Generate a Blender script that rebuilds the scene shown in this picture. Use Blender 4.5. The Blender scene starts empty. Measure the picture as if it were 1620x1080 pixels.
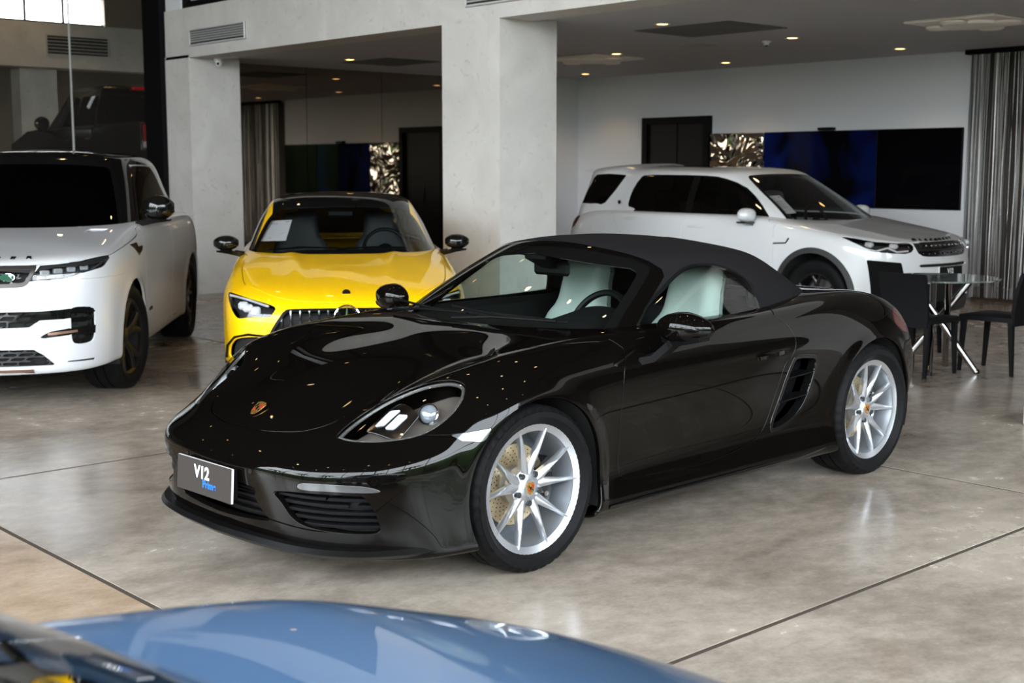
import bpy, math, random
import numpy as np
from mathutils import Vector, Matrix
random.seed(7)
scene = bpy.context.scene
COL = scene.collection
R = math.radians
# ------------------------------------------------------------------ camera
camd = bpy.data.cameras.new('camera'); cam = bpy.data.objects.new('camera', camd); COL.objects.link(cam)
cam.location = (0, 0, 1.5905)
camd.sensor_width = 36; camd.lens = 45.977; camd.clip_start = .05; camd.clip_end = 300
cam.rotation_euler = (R(90-7.445), 0, R(47.587-90))
camd.dof.use_dof = True; camd.dof.focus_distance = 5.7; camd.dof.aperture_fstop = 4.2
scene.camera = cam
# ------------------------------------------------------------------ sky and exposure
w = bpy.data.worlds.new('sky'); scene.world = w; w.use_nodes = True
nt = w.node_tree; bg = nt.nodes['Background']
tc = nt.nodes.new('ShaderNodeTexCoord'); sx = nt.nodes.new('ShaderNodeSeparateXYZ'); rp = nt.nodes.new('ShaderNodeValToRGB')
nt.links.new(tc.outputs['Generated'], sx.inputs[0]); nt.links.new(sx.outputs['Z'], rp.inputs[0]); nt.links.new(rp.outputs[0], bg.inputs[0])
rp.color_ramp.elements[0].position = 0; rp.color_ramp.elements[0].color = (.93, .97, 1, 1)
rp.color_ramp.elements[1].position = .6; rp.color_ramp.elements[1].color = (.80, .90, 1, 1)
bg.inputs[1].default_value = 17.0
vs = scene.view_settings; vs.view_transform = 'Standard'; vs.look = 'None'; vs.gamma = 1; vs.use_curve_mapping = False; vs.exposure = 0.0
def portal(name, loc, rot, sx_, sy_):
    l = bpy.data.lights.new(name, 'AREA'); l.shape = 'RECTANGLE'; l.size = sx_; l.size_y = sy_; l.cycles.is_portal = True
    o = bpy.data.objects.new(name, l); COL.objects.link(o); o.location = loc; o.rotation_euler = rot
portal('daylight_portal', (-4.88, 3.0, 2.9), (0, R(-90), 0), 5.6, 15.8)
portal('daylight_portal', (1.9, -4.88, 2.9), (R(90), 0, R(180)), 13.6, 5.6)
# ------------------------------------------------------------------ surface engine (pure numpy)
def bspl(n, m):
    """cubic B-spline basis, n control points plus a ghost at each end -> (m, n+2)"""
    t = np.linspace(0, n-1, m); i = np.minimum(t.astype(int), n-2); u = t-i
    B = np.zeros((m, n+2)); r = np.arange(m)
    B[r, i] = (1-u)**3/6; B[r, i+1] = (3*u**3-6*u**2+4)/6
    B[r, i+2] = (-3*u**3+3*u**2+3*u+1)/6; B[r, i+3] = u**3/6
    return B
def spl(pts, m, closed=False):
    """smooth curve that passes through pts (Catmull-Rom), m samples per span"""
    P = np.asarray(pts, float); n = len(P)
    if closed: Q = np.vstack([P[-1:], P, P[:2]])
    else: Q = np.vstack([2*P[:1]-P[1:2], P, 2*P[-1:]-P[-2:-1]])
    out = []
    u = np.linspace(0, 1, m, endpoint=False)[:, None]
    for i in range(n if closed else n-1):
        a, b, c, d = Q[i:i+4]
        out.append(.5*((2*b)+(c-a)*u+(2*a-5*b+4*c-d)*u*u+(3*b-a-3*c+d)*u**3))
    if not closed: out.append(P[-1:])
    return np.vstack(out)
MIR = np.array([1, -1, 1.])
def surf(C, nu, nv, fix=0.8, ends='sym', top='sym', it=2):
    """B-spline surface over the control grid C[belt, station]; half body, y >= 0"""
    C = np.asarray(C, float); K, S = C.shape[:2]
    def ghost(D):
        a = D[:, 1]*MIR if ends == 'sym' else 2*D[:, 0]-D[:, 1]
        b = D[:, -2]*MIR if ends == 'sym' else 2*D[:, -1]-D[:, -2]
        D = np.concatenate([a[:, None], D, b[:, None]], 1)
        t = D[-2]*MIR if top == 'sym' else 2*D[-1]-D[-2]
        return np.concatenate([(2*D[0]-D[1])[None], D, t[None]], 0)
    Bk0, Bs0 = bspl(K, K), bspl(S, S); D = C.copy()
    for _ in range(it):
        D = D+fix*(C-np.einsum('ka,abc,sb->ksc', Bk0, ghost(D), Bs0))
        if ends == 'sym': D[:, 0, 1] = 0; D[:, -1, 1] = 0
    G = np.einsum('ka,abc,sb->ksc', bspl(K, nv), ghost(D), bspl(S, nu))
    if ends == 'sym': G[:, 0, 1] = 0; G[:, -1, 1] = 0
    if top == 'sym': G[-1, :, 1] = 0
    return G
class Mesh:
    def __init__(s, V, N, T): s.V, s.N, s.T = V, N, T
def normals(V, T, sym=True):
    a, b, c = V[T[:, 0]], V[T[:, 1]], V[T[:, 2]]; n = np.cross(b-a, c-a); N = np.zeros_like(V)
    for k in range(3): np.add.at(N, T[:, k], n)
    if sym: N[np.abs(V[:, 1]) < 1e-5, 1] = 0
    return N/np.maximum(np.linalg.norm(N, axis=1, keepdims=True), 1e-12)
def grid_mesh(G, flip=False, sym=True):
    K, S = G.shape[:2]; V = G.reshape(-1, 3); i = np.arange(K*S).reshape(K, S)
    a, b, c, d = i[:-1, :-1].ravel(), i[:-1, 1:].ravel(), i[1:, 1:].ravel(), i[1:, :-1].ravel()
    T = np.concatenate([np.stack([a, b, c], 1), np.stack([a, c, d], 1)])
    if flip: T = T[:, ::-1]
    A = np.linalg.norm(np.cross(V[T[:, 1]]-V[T[:, 0]], V[T[:, 2]]-V[T[:, 0]]), axis=1); T = T[A > 1e-10]
    return Mesh(V, normals(V, T, sym), T)
def compact(V, N, T):
    u, inv = np.unique(T.ravel(), return_inverse=True)
    return Mesh(V[u], N[u], inv.reshape(-1, 3))
def clip(m, fn):
    """keep the part of m where fn <= 0; the cut edge follows fn = 0"""
    if len(m.T) == 0: return m
    s = fn(m.V); s = np.where(np.abs(s) < 1e-7, -1e-7, s); ins = s <= 0; k = ins[m.T].sum(1)
    keep = m.T[k == 3]; cut = m.T[(k == 1) | (k == 2)]
    if len(cut) == 0: return compact(m.V, m.N, keep) if len(keep) else Mesh(np.zeros((0, 3)), np.zeros((0, 3)), np.zeros((0, 3), int))
    kc = ins[cut].sum(1); lone = np.where(kc[:, None] == 1, ins[cut], ~ins[cut]).argmax(1); r = np.arange(len(cut))
    A, B, Cc = cut[r, lone], cut[r, (lone+1) % 3], cut[r, (lone+2) % 3]; n = len(m.V)
    E = np.concatenate([np.stack([A, B], 1), np.stack([A, Cc], 1)]); key = np.sort(E, 1)
    uq, inv = np.unique(key[:, 0]*n+key[:, 1], return_inverse=True); a, b = uq//n, uq % n
    lo, hi = np.zeros(len(uq)), np.ones(len(uq)); sa = s[a]; t = s[a]/(s[a]-s[b])
    for _ in range(4):
        f = fn(m.V[a]+(m.V[b]-m.V[a])*t[:, None]); same = (f <= 0) == (sa <= 0)
        lo = np.where(same, t, lo); hi = np.where(same, hi, t); t = .5*(lo+hi) if _ else np.clip(t, lo+.02*(hi-lo), hi-.02*(hi-lo))
    P = m.V[a]+(m.V[b]-m.V[a])*t[:, None]; Q = m.N[a]+(m.N[b]-m.N[a])*t[:, None]; Q /= np.maximum(np.linalg.norm(Q, axis=1, keepdims=True), 1e-9)
    inv = inv.ravel()+n; iAB, iAC = inv[:len(cut)], inv[len(cut):]; one = kc == 1
    T = np.concatenate([keep, np.stack([A, iAB, iAC], 1)[one], np.stack([iAB, B, Cc], 1)[~one], np.stack([iAB, Cc, iAC], 1)[~one]])
    return compact(np.vstack([m.V, P]), np.vstack([m.N, Q]), T)
def split(m, fn): return clip(m, fn), clip(m, lambda V: -fn(V))
def seg_dist(p, P, closed=True):
    Q = np.roll(P, -1, 0) if closed else P[1:]; A = P if closed else P[:-1]
    best = np.full(len(p), 1e18)
    for a, b in zip(A, Q):
        d = b-a; L = max(d@d, 1e-14); t = np.clip(((p-a)@d)/L, 0, 1); w = p-a-t[:, None]*d
        best = np.minimum(best, (w*w).sum(1))
    return np.sqrt(best)
def inside(p, P):
    c = np.zeros(len(p), bool); x, y = p[:, 0], p[:, 1]
    for (x0, y0), (x1, y1) in zip(P, np.roll(P, -1, 0)):
        if y0 != y1: c ^= ((y0 > y) != (y1 > y)) & (x < (x1-x0)*(y-y0)/(y1-y0)+x0)
    return c
AX = {'xz': (np.array([1., 0, 0]), np.array([0, 0, 1.])), 'xy': (np.array([1., 0, 0]), np.array([0, 1., 0])), 'yz': (np.array([0, 1., 0]), np.array([0, 0, 1.]))}
def basis(n):
    n = np.asarray(n, float); n /= np.linalg.norm(n); a = np.cross([0, 0, 1.], n); a /= np.linalg.norm(a)
    return a, np.cross(n, a)
def region(pts, ax='xz', sm=6, off=0., lim=None):
    """signed distance (negative inside) to a closed outline seen along an axis; lim(V) > 0 means never inside"""
    e1, e2 = AX[ax] if isinstance(ax, str) else ax
    P = np.asarray(pts, float)
    if P.shape[1] == 3: P = np.stack([P@e1, P@e2], 1)
    P = spl(P, sm, True) if sm else P
    def fn(V):
        p = np.stack([V@e1, V@e2], 1); d = np.full(len(V), .5)
        lo, hi = P.min(0)-.08, P.max(0)+.08
        near = ((p > lo) & (p < hi)).all(1)
        if near.any():
            q = p[near]; dd = seg_dist(q, P); d[near] = np.where(inside(q, P), -dd, dd)
        d = d-off
        return np.maximum(d, lim(V)) if lim else d
    return fn
def line(pts, ax='xz', sm=6):
    """distance to an open curve seen along an axis (for shut lines)"""
    e1, e2 = AX[ax] if isinstance(ax, str) else ax
    P = np.asarray(pts, float); P = spl(P, sm) if sm else P
    return lambda V: seg_dist(np.stack([V@e1, V@e2], 1), P, False)
def rim(m, depth=.012, r=.0025, skip=None):
    """turn the open edges of a panel inwards: rounded lip, then a wall of the given depth"""
    if len(m.T) == 0: return m
    T = m.T; n = len(m.V)
    # weld coincident points so that only true borders count
    e = np.concatenate([T[:, [0, 1]], T[:, [1, 2]], T[:, [2, 0]]]); k = np.sort(e, 1); key = k[:, 0]*n+k[:, 1]
    u, idx, cnt = np.unique(key, return_index=True, return_counts=True); be = e[idx[cnt == 1]]
    be = be[~((np.abs(m.V[be[:, 0], 1]) < 2e-5) & (np.abs(m.V[be[:, 1], 1]) < 2e-5))]
    if skip is not None: be = be[~(skip(m.V[be[:, 0]]) & skip(m.V[be[:, 1]]))]
    if len(be) == 0: return m
    d = m.V[be[:, 1]]-m.V[be[:, 0]]; Nm = m.N[be[:, 0]]+m.N[be[:, 1]]; out = np.cross(d, Nm)
    O = np.zeros_like(m.V); np.add.at(O, be[:, 0], out); np.add.at(O, be[:, 1], out)
    bv = np.unique(be); O = O[bv]; O /= np.maximum(np.linalg.norm(O, axis=1, keepdims=True), 1e-12); NN = m.N[bv]
    mp = np.full(n, -1); mp[bv] = np.arange(len(bv))
    V1 = m.V[bv]+O*r*.6-NN*r; V2 = m.V[bv]+O*r*.6-NN*depth
    a, b = be[:, 0], be[:, 1]; a1, b1 = n+mp[a], n+mp[b]; a2, b2 = a1+len(bv), b1+len(bv)
    T2 = np.concatenate([T]+[np.stack(q, 1) for q in ((a, a1, b1), (a, b1, b), (a1, a2, b2), (a1, b2, b1))])
    return Mesh(np.vstack([m.V, V1, V2]), np.vstack([m.N, O*.93+NN*.37, O]), T2)
def mirror(m): return Mesh(m.V*MIR, m.N*MIR, m.T[:, ::-1])
def join(*ms):
    ms = [m for m in ms if len(m.T)] or [ms[0]]; o = 0; T = []
    for m in ms: T.append(m.T+o); o += len(m.V)
    return Mesh(np.vstack([m.V for m in ms]), np.vstack([m.N for m in ms]), np.vstack(T))
def both(m): return join(m, mirror(m))
def shift(m, d): return Mesh(m.V+m.N*d, m.N, m.T)
def flipm(m): return Mesh(m.V, -m.N, m.T[:, ::-1])
def AND(*f): return lambda V: np.maximum.reduce([g(V) for g in f])
def OR(*f): return lambda V: np.minimum.reduce([g(V) for g in f])
def NOT(f): return lambda V: -f(V)
def belt(front, sx, sy, sz, rear):
    z = sz if hasattr(sz, '__len__') else [sz]*len(sx)
    y = sy if hasattr(sy, '__len__') else [sy]*len(sx)
    return [list(p) for p in front]+[[a, b, c] for a, b, c in zip(sx, y, z)]+[list(p) for p in rear]
def islands(m):
    """connected pieces of a mesh, largest first"""
    _, w = np.unique(np.round(m.V, 5), axis=0, return_inverse=True); w = w.ravel(); T = w[m.T]; lab = np.arange(w.max()+1)
    while True:
        old = lab.copy(); mn = lab[T].min(1)
        for k in range(3): np.minimum.at(lab, T[:, k], mn)
        lab = lab[lab]
        if (lab == old).all(): break
    t = lab[T[:, 0]]; u, c = np.unique(t, return_counts=True)
    return [compact(m.V, m.N, m.T[t == u[i]]) for i in c.argsort()[::-1]]
# ------------------------------------------------------------------ blender helpers
def mesh_obj(name, me, mat, parent=None):
    o = bpy.data.objects.new(name, me); COL.objects.link(o)
    if parent is not None: o.parent = parent
    if mat is not None and not me.materials:
        for m_ in (mat if isinstance(mat, (list, tuple)) else [mat]): me.materials.append(m_)
    return o
def panel(name, m, mat, parent=None):
    """numpy Mesh with its own normals -> object"""
    if len(m.T) == 0: return None
    me = bpy.data.meshes.new(name); n, t = len(m.V), len(m.T)
    me.vertices.add(n); me.vertices.foreach_set('co', np.ascontiguousarray(m.V, np.float32).ravel())
    me.loops.add(t*3); me.loops.foreach_set('vertex_index', np.ascontiguousarray(m.T, np.int32).ravel())
    me.polygons.add(t); me.polygons.foreach_set('loop_start', np.arange(0, t*3, 3, dtype=np.int32))
    me.polygons.foreach_set('loop_total', np.full(t, 3, np.int32)); me.polygons.foreach_set('use_smooth', np.ones(t, bool))
    me.update(calc_edges=True); me.normals_split_custom_set_from_vertices(m.N.astype(np.float32))
    return mesh_obj(name, me, mat, parent)
def tag(o, label, cat, group=None, kind=None):
    if label: o['label'] = label
    if cat: o['category'] = cat
    if group: o['group'] = group
    if kind: o['kind'] = kind
    return o
def thing(name, label, cat, loc=(0, 0, 0), rz=0, group=None):
    o = bpy.data.objects.new(name, None); COL.objects.link(o); o.empty_display_size = .1
    o.location = loc; o.rotation_euler = (0, 0, rz); return tag(o, label, cat, group)
def struct(o): o['kind'] = 'structure'; return o
def copy_tree(o, parent=None):
    c = o.copy(); COL.objects.link(c)
    if parent is not None: c.parent = parent
    for ch in list(o.children): copy_tree(ch, c)
    return c
class PB:
    """polygon builder: shapes gathered into one mesh"""
    def __init__(s): s.v = []; s.f = []; s.m = []; s.M = Matrix.Identity(4); s.mi = 0
    def at(s, loc=(0, 0, 0), rot=(0, 0, 0), sc=(1, 1, 1)):
        s.M = Matrix.LocRotScale(Vector(loc), __import__('mathutils').Euler(rot), Vector(sc)); return s
    def add(s, V, F):
        o = len(s.v); s.v += [tuple(s.M @ Vector(p)) for p in V]; s.f += [tuple(i+o for i in f) for f in F]; s.m += [s.mi]*len(F); return s
    def box(s, lo, hi, b=0):
        c = [(a+d)/2 for a, d in zip(lo, hi)]; h = [abs(d-a)/2 for a, d in zip(lo, hi)]
        if b <= 0:
            V = [(c[0]+i*h[0], c[1]+j*h[1], c[2]+k*h[2]) for i in (-1, 1) for j in (-1, 1) for k in (-1, 1)]
            return s.add(V, [(0, 1, 3, 2), (4, 6, 7, 5), (0, 4, 5, 1), (2, 3, 7, 6), (0, 2, 6, 4), (1, 5, 7, 3)])
        b = min(b, *[x*.98 for x in h]); V = []; ix = {}
        for i in (-1, 1):
            for j in (-1, 1):
                for k in (-1, 1):
                    for a in range(3):
                        q = [h[0]-b, h[1]-b, h[2]-b]; q[a] = h[a]; ix[i, j, k, a] = len(V)
                        V.append((c[0]+i*q[0], c[1]+j*q[1], c[2]+k*q[2]))
        F = []
        for a in range(3):
            u, w_ = (a+1) % 3, (a+2) % 3
            for sg in (-1, 1):
                f = []
                for p, q in ((-1, -1), (1, -1), (1, 1), (-1, 1)):
                    t = [0]*3; t[a] = sg; t[u] = p; t[w_] = q; f.append(ix[(*t, a)])
                F.append(tuple(f if sg > 0 else f[::-1]))
            for p in (-1, 1):
                for q in (-1, 1):
                    t0 = [0]*3; t1 = [0]*3; t0[u] = t1[u] = p; t0[w_] = t1[w_] = q; t0[a] = -1; t1[a] = 1
                    f = (ix[(*t0, u)], ix[(*t1, u)], ix[(*t1, w_)], ix[(*t0, w_)]); F.append(f if p*q < 0 else f[::-1])
        for i in (-1, 1):
            for j in (-1, 1):
                for k in (-1, 1):
                    f = (ix[i, j, k, 0], ix[i, j, k, 1], ix[i, j, k, 2]); F.append(f if i*j*k > 0 else f[::-1])
        return s.add(V, F)
    def lathe(s, prof, n=32, axis='z', caps=True, a0=0, a1=2*math.pi):
        """prof: (radius, height) pairs"""
        full = abs(a1-a0-2*math.pi) < 1e-6; m = n if full else n+1; V = []; F = []
        for i in range(m):
            a = a0+(a1-a0)*i/n; c, d = math.cos(a), math.sin(a)
            for r, h in prof: V.append({'z': (r*c, r*d, h), 'y': (r*d, h, r*c), 'x': (h, r*c, r*d)}[axis])
        k = len(prof)
        for i in range(n):
            j = (i+1) % m
            for p in range(k-1): F.append((i*k+p, j*k+p, j*k+p+1, i*k+p+1))
        if caps and full:
            if prof[0][0] > 1e-6: F.append(tuple(i*k for i in range(n-1, -1, -1)))
            if prof[-1][0] > 1e-6: F.append(tuple(i*k+k-1 for i in range(n)))
        return s.add(V, F)
    def cyl(s, p, q, r, n=16, r2=None):
        p, q = Vector(p), Vector(q); d = q-p; L = d.length; Q = Vector((0, 0, 1)).rotation_difference(d).to_matrix().to_4x4()
        M0 = s.M; s.M = M0 @ Matrix.Translation(p) @ Q; s.lathe([(r, 0), (r if r2 is None else r2, L)], n); s.M = M0; return s
    def tube(s, pts, r, n=8, closed=False, caps=True):
        P = [Vector(p) for p in pts]; m = len(P); rr = r if hasattr(r, '__len__') else [r]*m; V = []; F = []; up = None
        for i in range(m):
            d = (P[(i+1) % m]-P[i-1]) if closed else (P[min(i+1, m-1)]-P[max(i-1, 0)]); d.normalize()
            if up is None: up = Vector((0, 0, 1)) if abs(d.z) < .9 else Vector((1, 0, 0))
            a = d.cross(up).normalized(); up = a.cross(d).normalized()
            for k in range(n):
                t = 2*math.pi*k/n; V.append(tuple(P[i]+a*rr[i]*math.cos(t)+up*rr[i]*math.sin(t)))
        for i in range(m if closed else m-1):
            j = (i+1) % m
            for k in range(n): F.append((i*n+k, i*n+(k+1) % n, j*n+(k+1) % n, j*n+k))
        if not closed and caps: F += [tuple(range(n-1, -1, -1)), tuple((m-1)*n+k for k in range(n))]
        return s.add(V, F)
    def prism(s, pts, d0, d1, plane='xy'):
        mk = {'xy': lambda a, b, h: (a, b, h), 'xz': lambda a, b, h: (a, h, b), 'yz': lambda a, b, h: (h, a, b)}[plane]; n = len(pts)
        V = [mk(a, b, d0) for a, b in pts]+[mk(a, b, d1) for a, b in pts]
        return s.add(V, [tuple(range(n-1, -1, -1)), tuple(range(n, 2*n))]+[(i, (i+1) % n, n+(i+1) % n, n+i) for i in range(n)])
    def loft(s, rings, closed=True, caps=True):
        k = len(rings[0]); V = [p for r in rings for p in r]; F = []
        for i in range(len(rings)-1):
            for j in range(k if closed else k-1): F.append((i*k+j, i*k+(j+1) % k, (i+1)*k+(j+1) % k, (i+1)*k+j))
        if caps and closed: F += [tuple(range(k-1, -1, -1)), tuple((len(rings)-1)*k+j for j in range(k))]
        return s.add(V, F)
    def ell(s, c, r, nu=20, nv=12, e=1.0):
        f = lambda t: math.copysign(abs(t)**e, t); V = []
        rings = [[(c[0]+r[0]*f(math.cos(a))*f(math.cos(b)), c[1]+r[1]*f(math.sin(a))*f(math.cos(b)), c[2]+r[2]*f(math.sin(b))) for a in [2*math.pi*i/nu for i in range(nu)]] for b in [math.pi*(j/nv-.5)*.999 for j in range(nv+1)]]
        return s.loft(rings)
    def obj(s, name, mat, parent=None, smooth=True, ang=35, loc=None, fixn=True):
        me = bpy.data.meshes.new(name); me.from_pydata(s.v, [], s.f)
        if isinstance(mat, (list, tuple)): me.polygons.foreach_set('material_index', s.m)
        if fixn:
            import bmesh
            bm = bmesh.new(); bm.from_mesh(me); bmesh.ops.recalc_face_normals(bm, faces=bm.faces); bm.to_mesh(me); bm.free()
        if smooth:
            me.polygons.foreach_set('use_smooth', [True]*len(me.polygons)); me.set_sharp_from_angle(angle=R(ang))
        me.update(); o = mesh_obj(name, me, mat, parent)
        if loc: o.location = loc
        return o
def clone(o, parent=None, loc=None, rot=None, sc=None):
    c = o.copy(); COL.objects.link(c)
    if parent is not None: c.parent = parent
    if loc is not None: c.location = loc
    if rot is not None: c.rotation_euler = rot
    if sc is not None: c.scale = sc
    return c
def text(name, body, size, mat, parent=None, M=None, ext=.002, off=0., sp=1.0, sx=1.0, align='CENTER'):
    """flat lettering turned into a mesh; M places its x (reading) / y (up) / z (outwards)"""
    cu = bpy.data.curves.new(name, 'FONT'); cu.body = body; cu.size = size; cu.extrude = ext; cu.offset = off; cu.space_character = sp
    cu.align_x = align; cu.align_y = 'CENTER'; t = bpy.data.objects.new(name, cu); COL.objects.link(t)
    dg = bpy.context.evaluated_depsgraph_get(); me = bpy.data.meshes.new_from_object(t.evaluated_get(dg))
    bpy.data.objects.remove(t); me.name = name; o = mesh_obj(name, me, None, parent); me.materials.clear(); me.materials.append(mat)
    S = Matrix.Diagonal((sx, 1, 1, 1)); me.transform((M @ S) if M is not None else S); return o
def frame(origin, xa, ya):
    xa = Vector(xa).normalized(); ya = Vector(ya); za = xa.cross(ya).normalized(); ya = za.cross(xa)
    M = Matrix((xa, ya, za)).transposed().to_4x4(); M.translation = Vector(origin); return M
# ------------------------------------------------------------------ materials
MATS = {}
def mat(name, col=(.5, .5, .5), rough=.5, metal=0., coat=0., spec=.5, emit=None, es=0., coatr=.03, sheen=0., trans=0., ior=1.5):
    if name in MATS: return MATS[name]
    m = bpy.data.materials.new(name); m.use_nodes = True; b = m.node_tree.nodes['Principled BSDF']; I = b.inputs
    I['Base Color'].default_value = (*col, 1); I['Roughness'].default_value = rough; I['Metallic'].default_value = metal
    I['Coat Weight'].default_value = coat; I['Coat Roughness'].default_value = coatr; I['Specular IOR Level'].default_value = spec; I['IOR'].default_value = ior
    I['Transmission Weight'].default_value = trans; I['Sheen Weight'].default_value = sheen
    if emit: I['Emission Color'].default_value = (*emit, 1); I['Emission Strength'].default_value = es
    MATS[name] = m; return m
def N_(m, t, **kw):
    n = m.node_tree.nodes.new(t)
    for k, v in kw.items():
        if k in n.inputs: n.inputs[k].default_value = v
        else: setattr(n, k, v)
    return n
def L_(m, a, b): m.node_tree.links.new(a, b)
def bsdf(m): return m.node_tree.nodes['Principled BSDF']
def noise_mix(m, c0, c1, scale=3., detail=6., lo=.35, hi=.65, rough=None, bump=0., coord='Object', stretch=None, dist=0.):
    tcn = N_(m, 'ShaderNodeTexCoord'); src = tcn.outputs[coord]
    if stretch:
        mp = N_(m, 'ShaderNodeMapping'); mp.inputs['Scale'].default_value = stretch; L_(m, src, mp.inputs[0]); src = mp.outputs[0]
    n = N_(m, 'ShaderNodeTexNoise', Scale=scale, Detail=detail, Distortion=dist, Roughness=.6); L_(m, src, n.inputs['Vector'])
    r = N_(m, 'ShaderNodeValToRGB'); e = r.color_ramp.elements; e[0].position = lo; e[1].position = hi; e[0].color = (*c0, 1); e[1].color = (*c1, 1)
    L_(m, n.outputs['Fac'], r.inputs[0]); L_(m, r.outputs[0], bsdf(m).inputs['Base Color'])
    if rough:
        q = N_(m, 'ShaderNodeMapRange'); q.inputs[3].default_value, q.inputs[4].default_value = rough; L_(m, n.outputs['Fac'], q.inputs[0]); L_(m, q.outputs[0], bsdf(m).inputs['Roughness'])
    if bump:
        bp_ = N_(m, 'ShaderNodeBump', Strength=bump, Distance=.01); L_(m, n.outputs['Fac'], bp_.inputs['Height']); L_(m, bp_.outputs[0], bsdf(m).inputs['Normal'])
    return n, r, src
def glass(name, tint=(.85, .9, .88), ior=1.5, refl=(1, 1, 1)):
    if name in MATS: return MATS[name]
    m = bpy.data.materials.new(name); m.use_nodes = True; t = m.node_tree; t.nodes.remove(t.nodes['Principled BSDF']); out = t.nodes['Material Output']
    tr = N_(m, 'ShaderNodeBsdfTransparent'); tr.inputs[0].default_value = (*tint, 1); g = N_(m, 'ShaderNodeBsdfGlossy', Roughness=.0); g.inputs[0].default_value = (*refl, 1)
    lw = N_(m, 'ShaderNodeLayerWeight', Blend=.5); pw = N_(m, 'ShaderNodeMath', operation='POWER'); pw.inputs[1].default_value = 5; L_(m, lw.outputs['Facing'], pw.inputs[0])
    f0 = ((ior-1)/(ior+1))**2*1.1; f = N_(m, 'ShaderNodeMath', operation='MULTIPLY_ADD'); L_(m, pw.outputs[0], f.inputs[0]); f.inputs[1].default_value = 1-f0; f.inputs[2].default_value = f0
    x = N_(m, 'ShaderNodeMixShader'); L_(m, f.outputs[0], x.inputs[0]); L_(m, tr.outputs[0], x.inputs[1]); L_(m, g.outputs[0], x.inputs[2]); L_(m, x.outputs[0], out.inputs[0])
    MATS[name] = m; return m
M_BLACK = mat('gloss_black', (.004, .004, .004), .05, spec=.4)
M_SATIN = mat('satin_black_plastic', (.004, .004, .0045), .42, spec=.12)
M_RUBBER = mat('tyre_rubber', (.006, .006, .0065), .55, spec=.10); noise_mix(M_RUBBER, (.004, .004, .0045), (.008, .008, .0085), 40, 3, .3, .7, (.5, .65))
M_CHROME = mat('chrome', (.8, .8, .82), .07, 1)
M_DARKCHROME = mat('dark_chrome', (.16, .16, .17), .15, 1)
M_SILVER = mat('silver_wheel_paint', (.56, .58, .62), .30, .85, .5)
M_DISC = mat('brake_disc_steel', (.50, .40, .25), .38, .8)
M_LINER = mat('wheel_well_felt', (.006, .006, .006), .9)
M_DARK = mat('black_void', (.003, .003, .003), .8)
M_WHITE = mat('white_print', (.85, .85, .85), .4)
M_LED = mat('lamp_reflector', (.8, .82, .85), .12, 1)
M_LENS = glass('clear_lens', (.93, .95, .96), 1.45)
M_GOLD = mat('emblem_gold', (.75, .42, .10), .25, .9)
M_RED = mat('emblem_red', (.35, .01, .01), .3, 0, .5)
G_CLEAR = glass('car_glass_clear', (.78, .86, .83), 1.5)
G_TINT = glass('car_glass_tinted', (.05, .055, .055), 1.5)
G_DARK = glass('car_glass_privacy', (.012, .013, .013), 1.5)
# ------------------------------------------------------------------ the showroom
M_FLOOR = mat('polished_concrete', rough=.3, spec=.6)
def floor_nodes(m, k0=(.15, .12, .095), k1=(.29, .245, .20), k2=(.45, .39, .325)):
    tcn = N_(m, 'ShaderNodeNewGeometry'); n = N_(m, 'ShaderNodeTexNoise', Scale=.55, Detail=8, Roughness=.62, Distortion=.6)
    f = N_(m, 'ShaderNodeTexNoise', Scale=7., Detail=8, Roughness=.7); st = N_(m, 'ShaderNodeTexNoise', Scale=60., Detail=2)
    mp = N_(m, 'ShaderNodeMapping'); mp.inputs['Scale'].default_value = (1, 1.35, 1); mp.inputs['Rotation'].default_value = (0, 0, .6)
    L_(m, tcn.outputs['Position'], mp.inputs[0]); L_(m, mp.outputs[0], n.inputs['Vector']); L_(m, mp.outputs[0], f.inputs['Vector']); L_(m, tcn.outputs['Position'], st.inputs['Vector'])
    a = N_(m, 'ShaderNodeMath', operation='MULTIPLY_ADD'); L_(m, f.outputs['Fac'], a.inputs[0]); a.inputs[1].default_value = .55; L_(m, n.outputs['Fac'], a.inputs[2])
    b = N_(m, 'ShaderNodeMath', operation='MULTIPLY_ADD'); L_(m, st.outputs['Fac'], b.inputs[0]); b.inputs[1].default_value = .12; L_(m, a.outputs[0], b.inputs[2])
    r = N_(m, 'ShaderNodeValToRGB'); e = r.color_ramp.elements; e[0].position = .55; e[1].position = 1.0
    e[0].color = (*k0, 1); e[1].color = (*k2, 1); k = e.new(.78); k.color = (*k1, 1)
    L_(m, b.outputs[0], r.inputs[0]); L_(m, r.outputs[0], bsdf(m).inputs['Base Color'])
    q = N_(m, 'ShaderNodeMapRange'); q.inputs[1].default_value = .5; q.inputs[2].default_value = 1.1; q.inputs[3].default_value = .10; q.inputs[4].default_value = .34
    L_(m, a.outputs[0], q.inputs[0]); L_(m, q.outputs[0], bsdf(m).inputs['Roughness'])
floor_nodes(M_FLOOR)
M_FLOOR2 = mat('polished_concrete_ochre', rough=.3, spec=.5); floor_nodes(M_FLOOR2, (.19, .13, .085), (.34, .245, .165), (.48, .365, .26))
M_JOINT = mat('floor_joint_grime', (.050, .036, .025), .9)
M_PLASTER = mat('trowelled_cement', rough=.75)
pn, pr, ps_ = noise_mix(M_PLASTER, (.50, .485, .46), (.60, .585, .56), 1.6, 10, .30, .70, (.65, .85), .25, 'Object', None, 1.2)
p2 = N_(M_PLASTER, 'ShaderNodeTexNoise', Scale=5.5, Detail=9, Roughness=.72, Distortion=2.4); L_(M_PLASTER, ps_, p2.inputs['Vector']); p3 = N_(M_PLASTER, 'ShaderNodeValToRGB'); q3 = p3.color_ramp.elements
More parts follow.
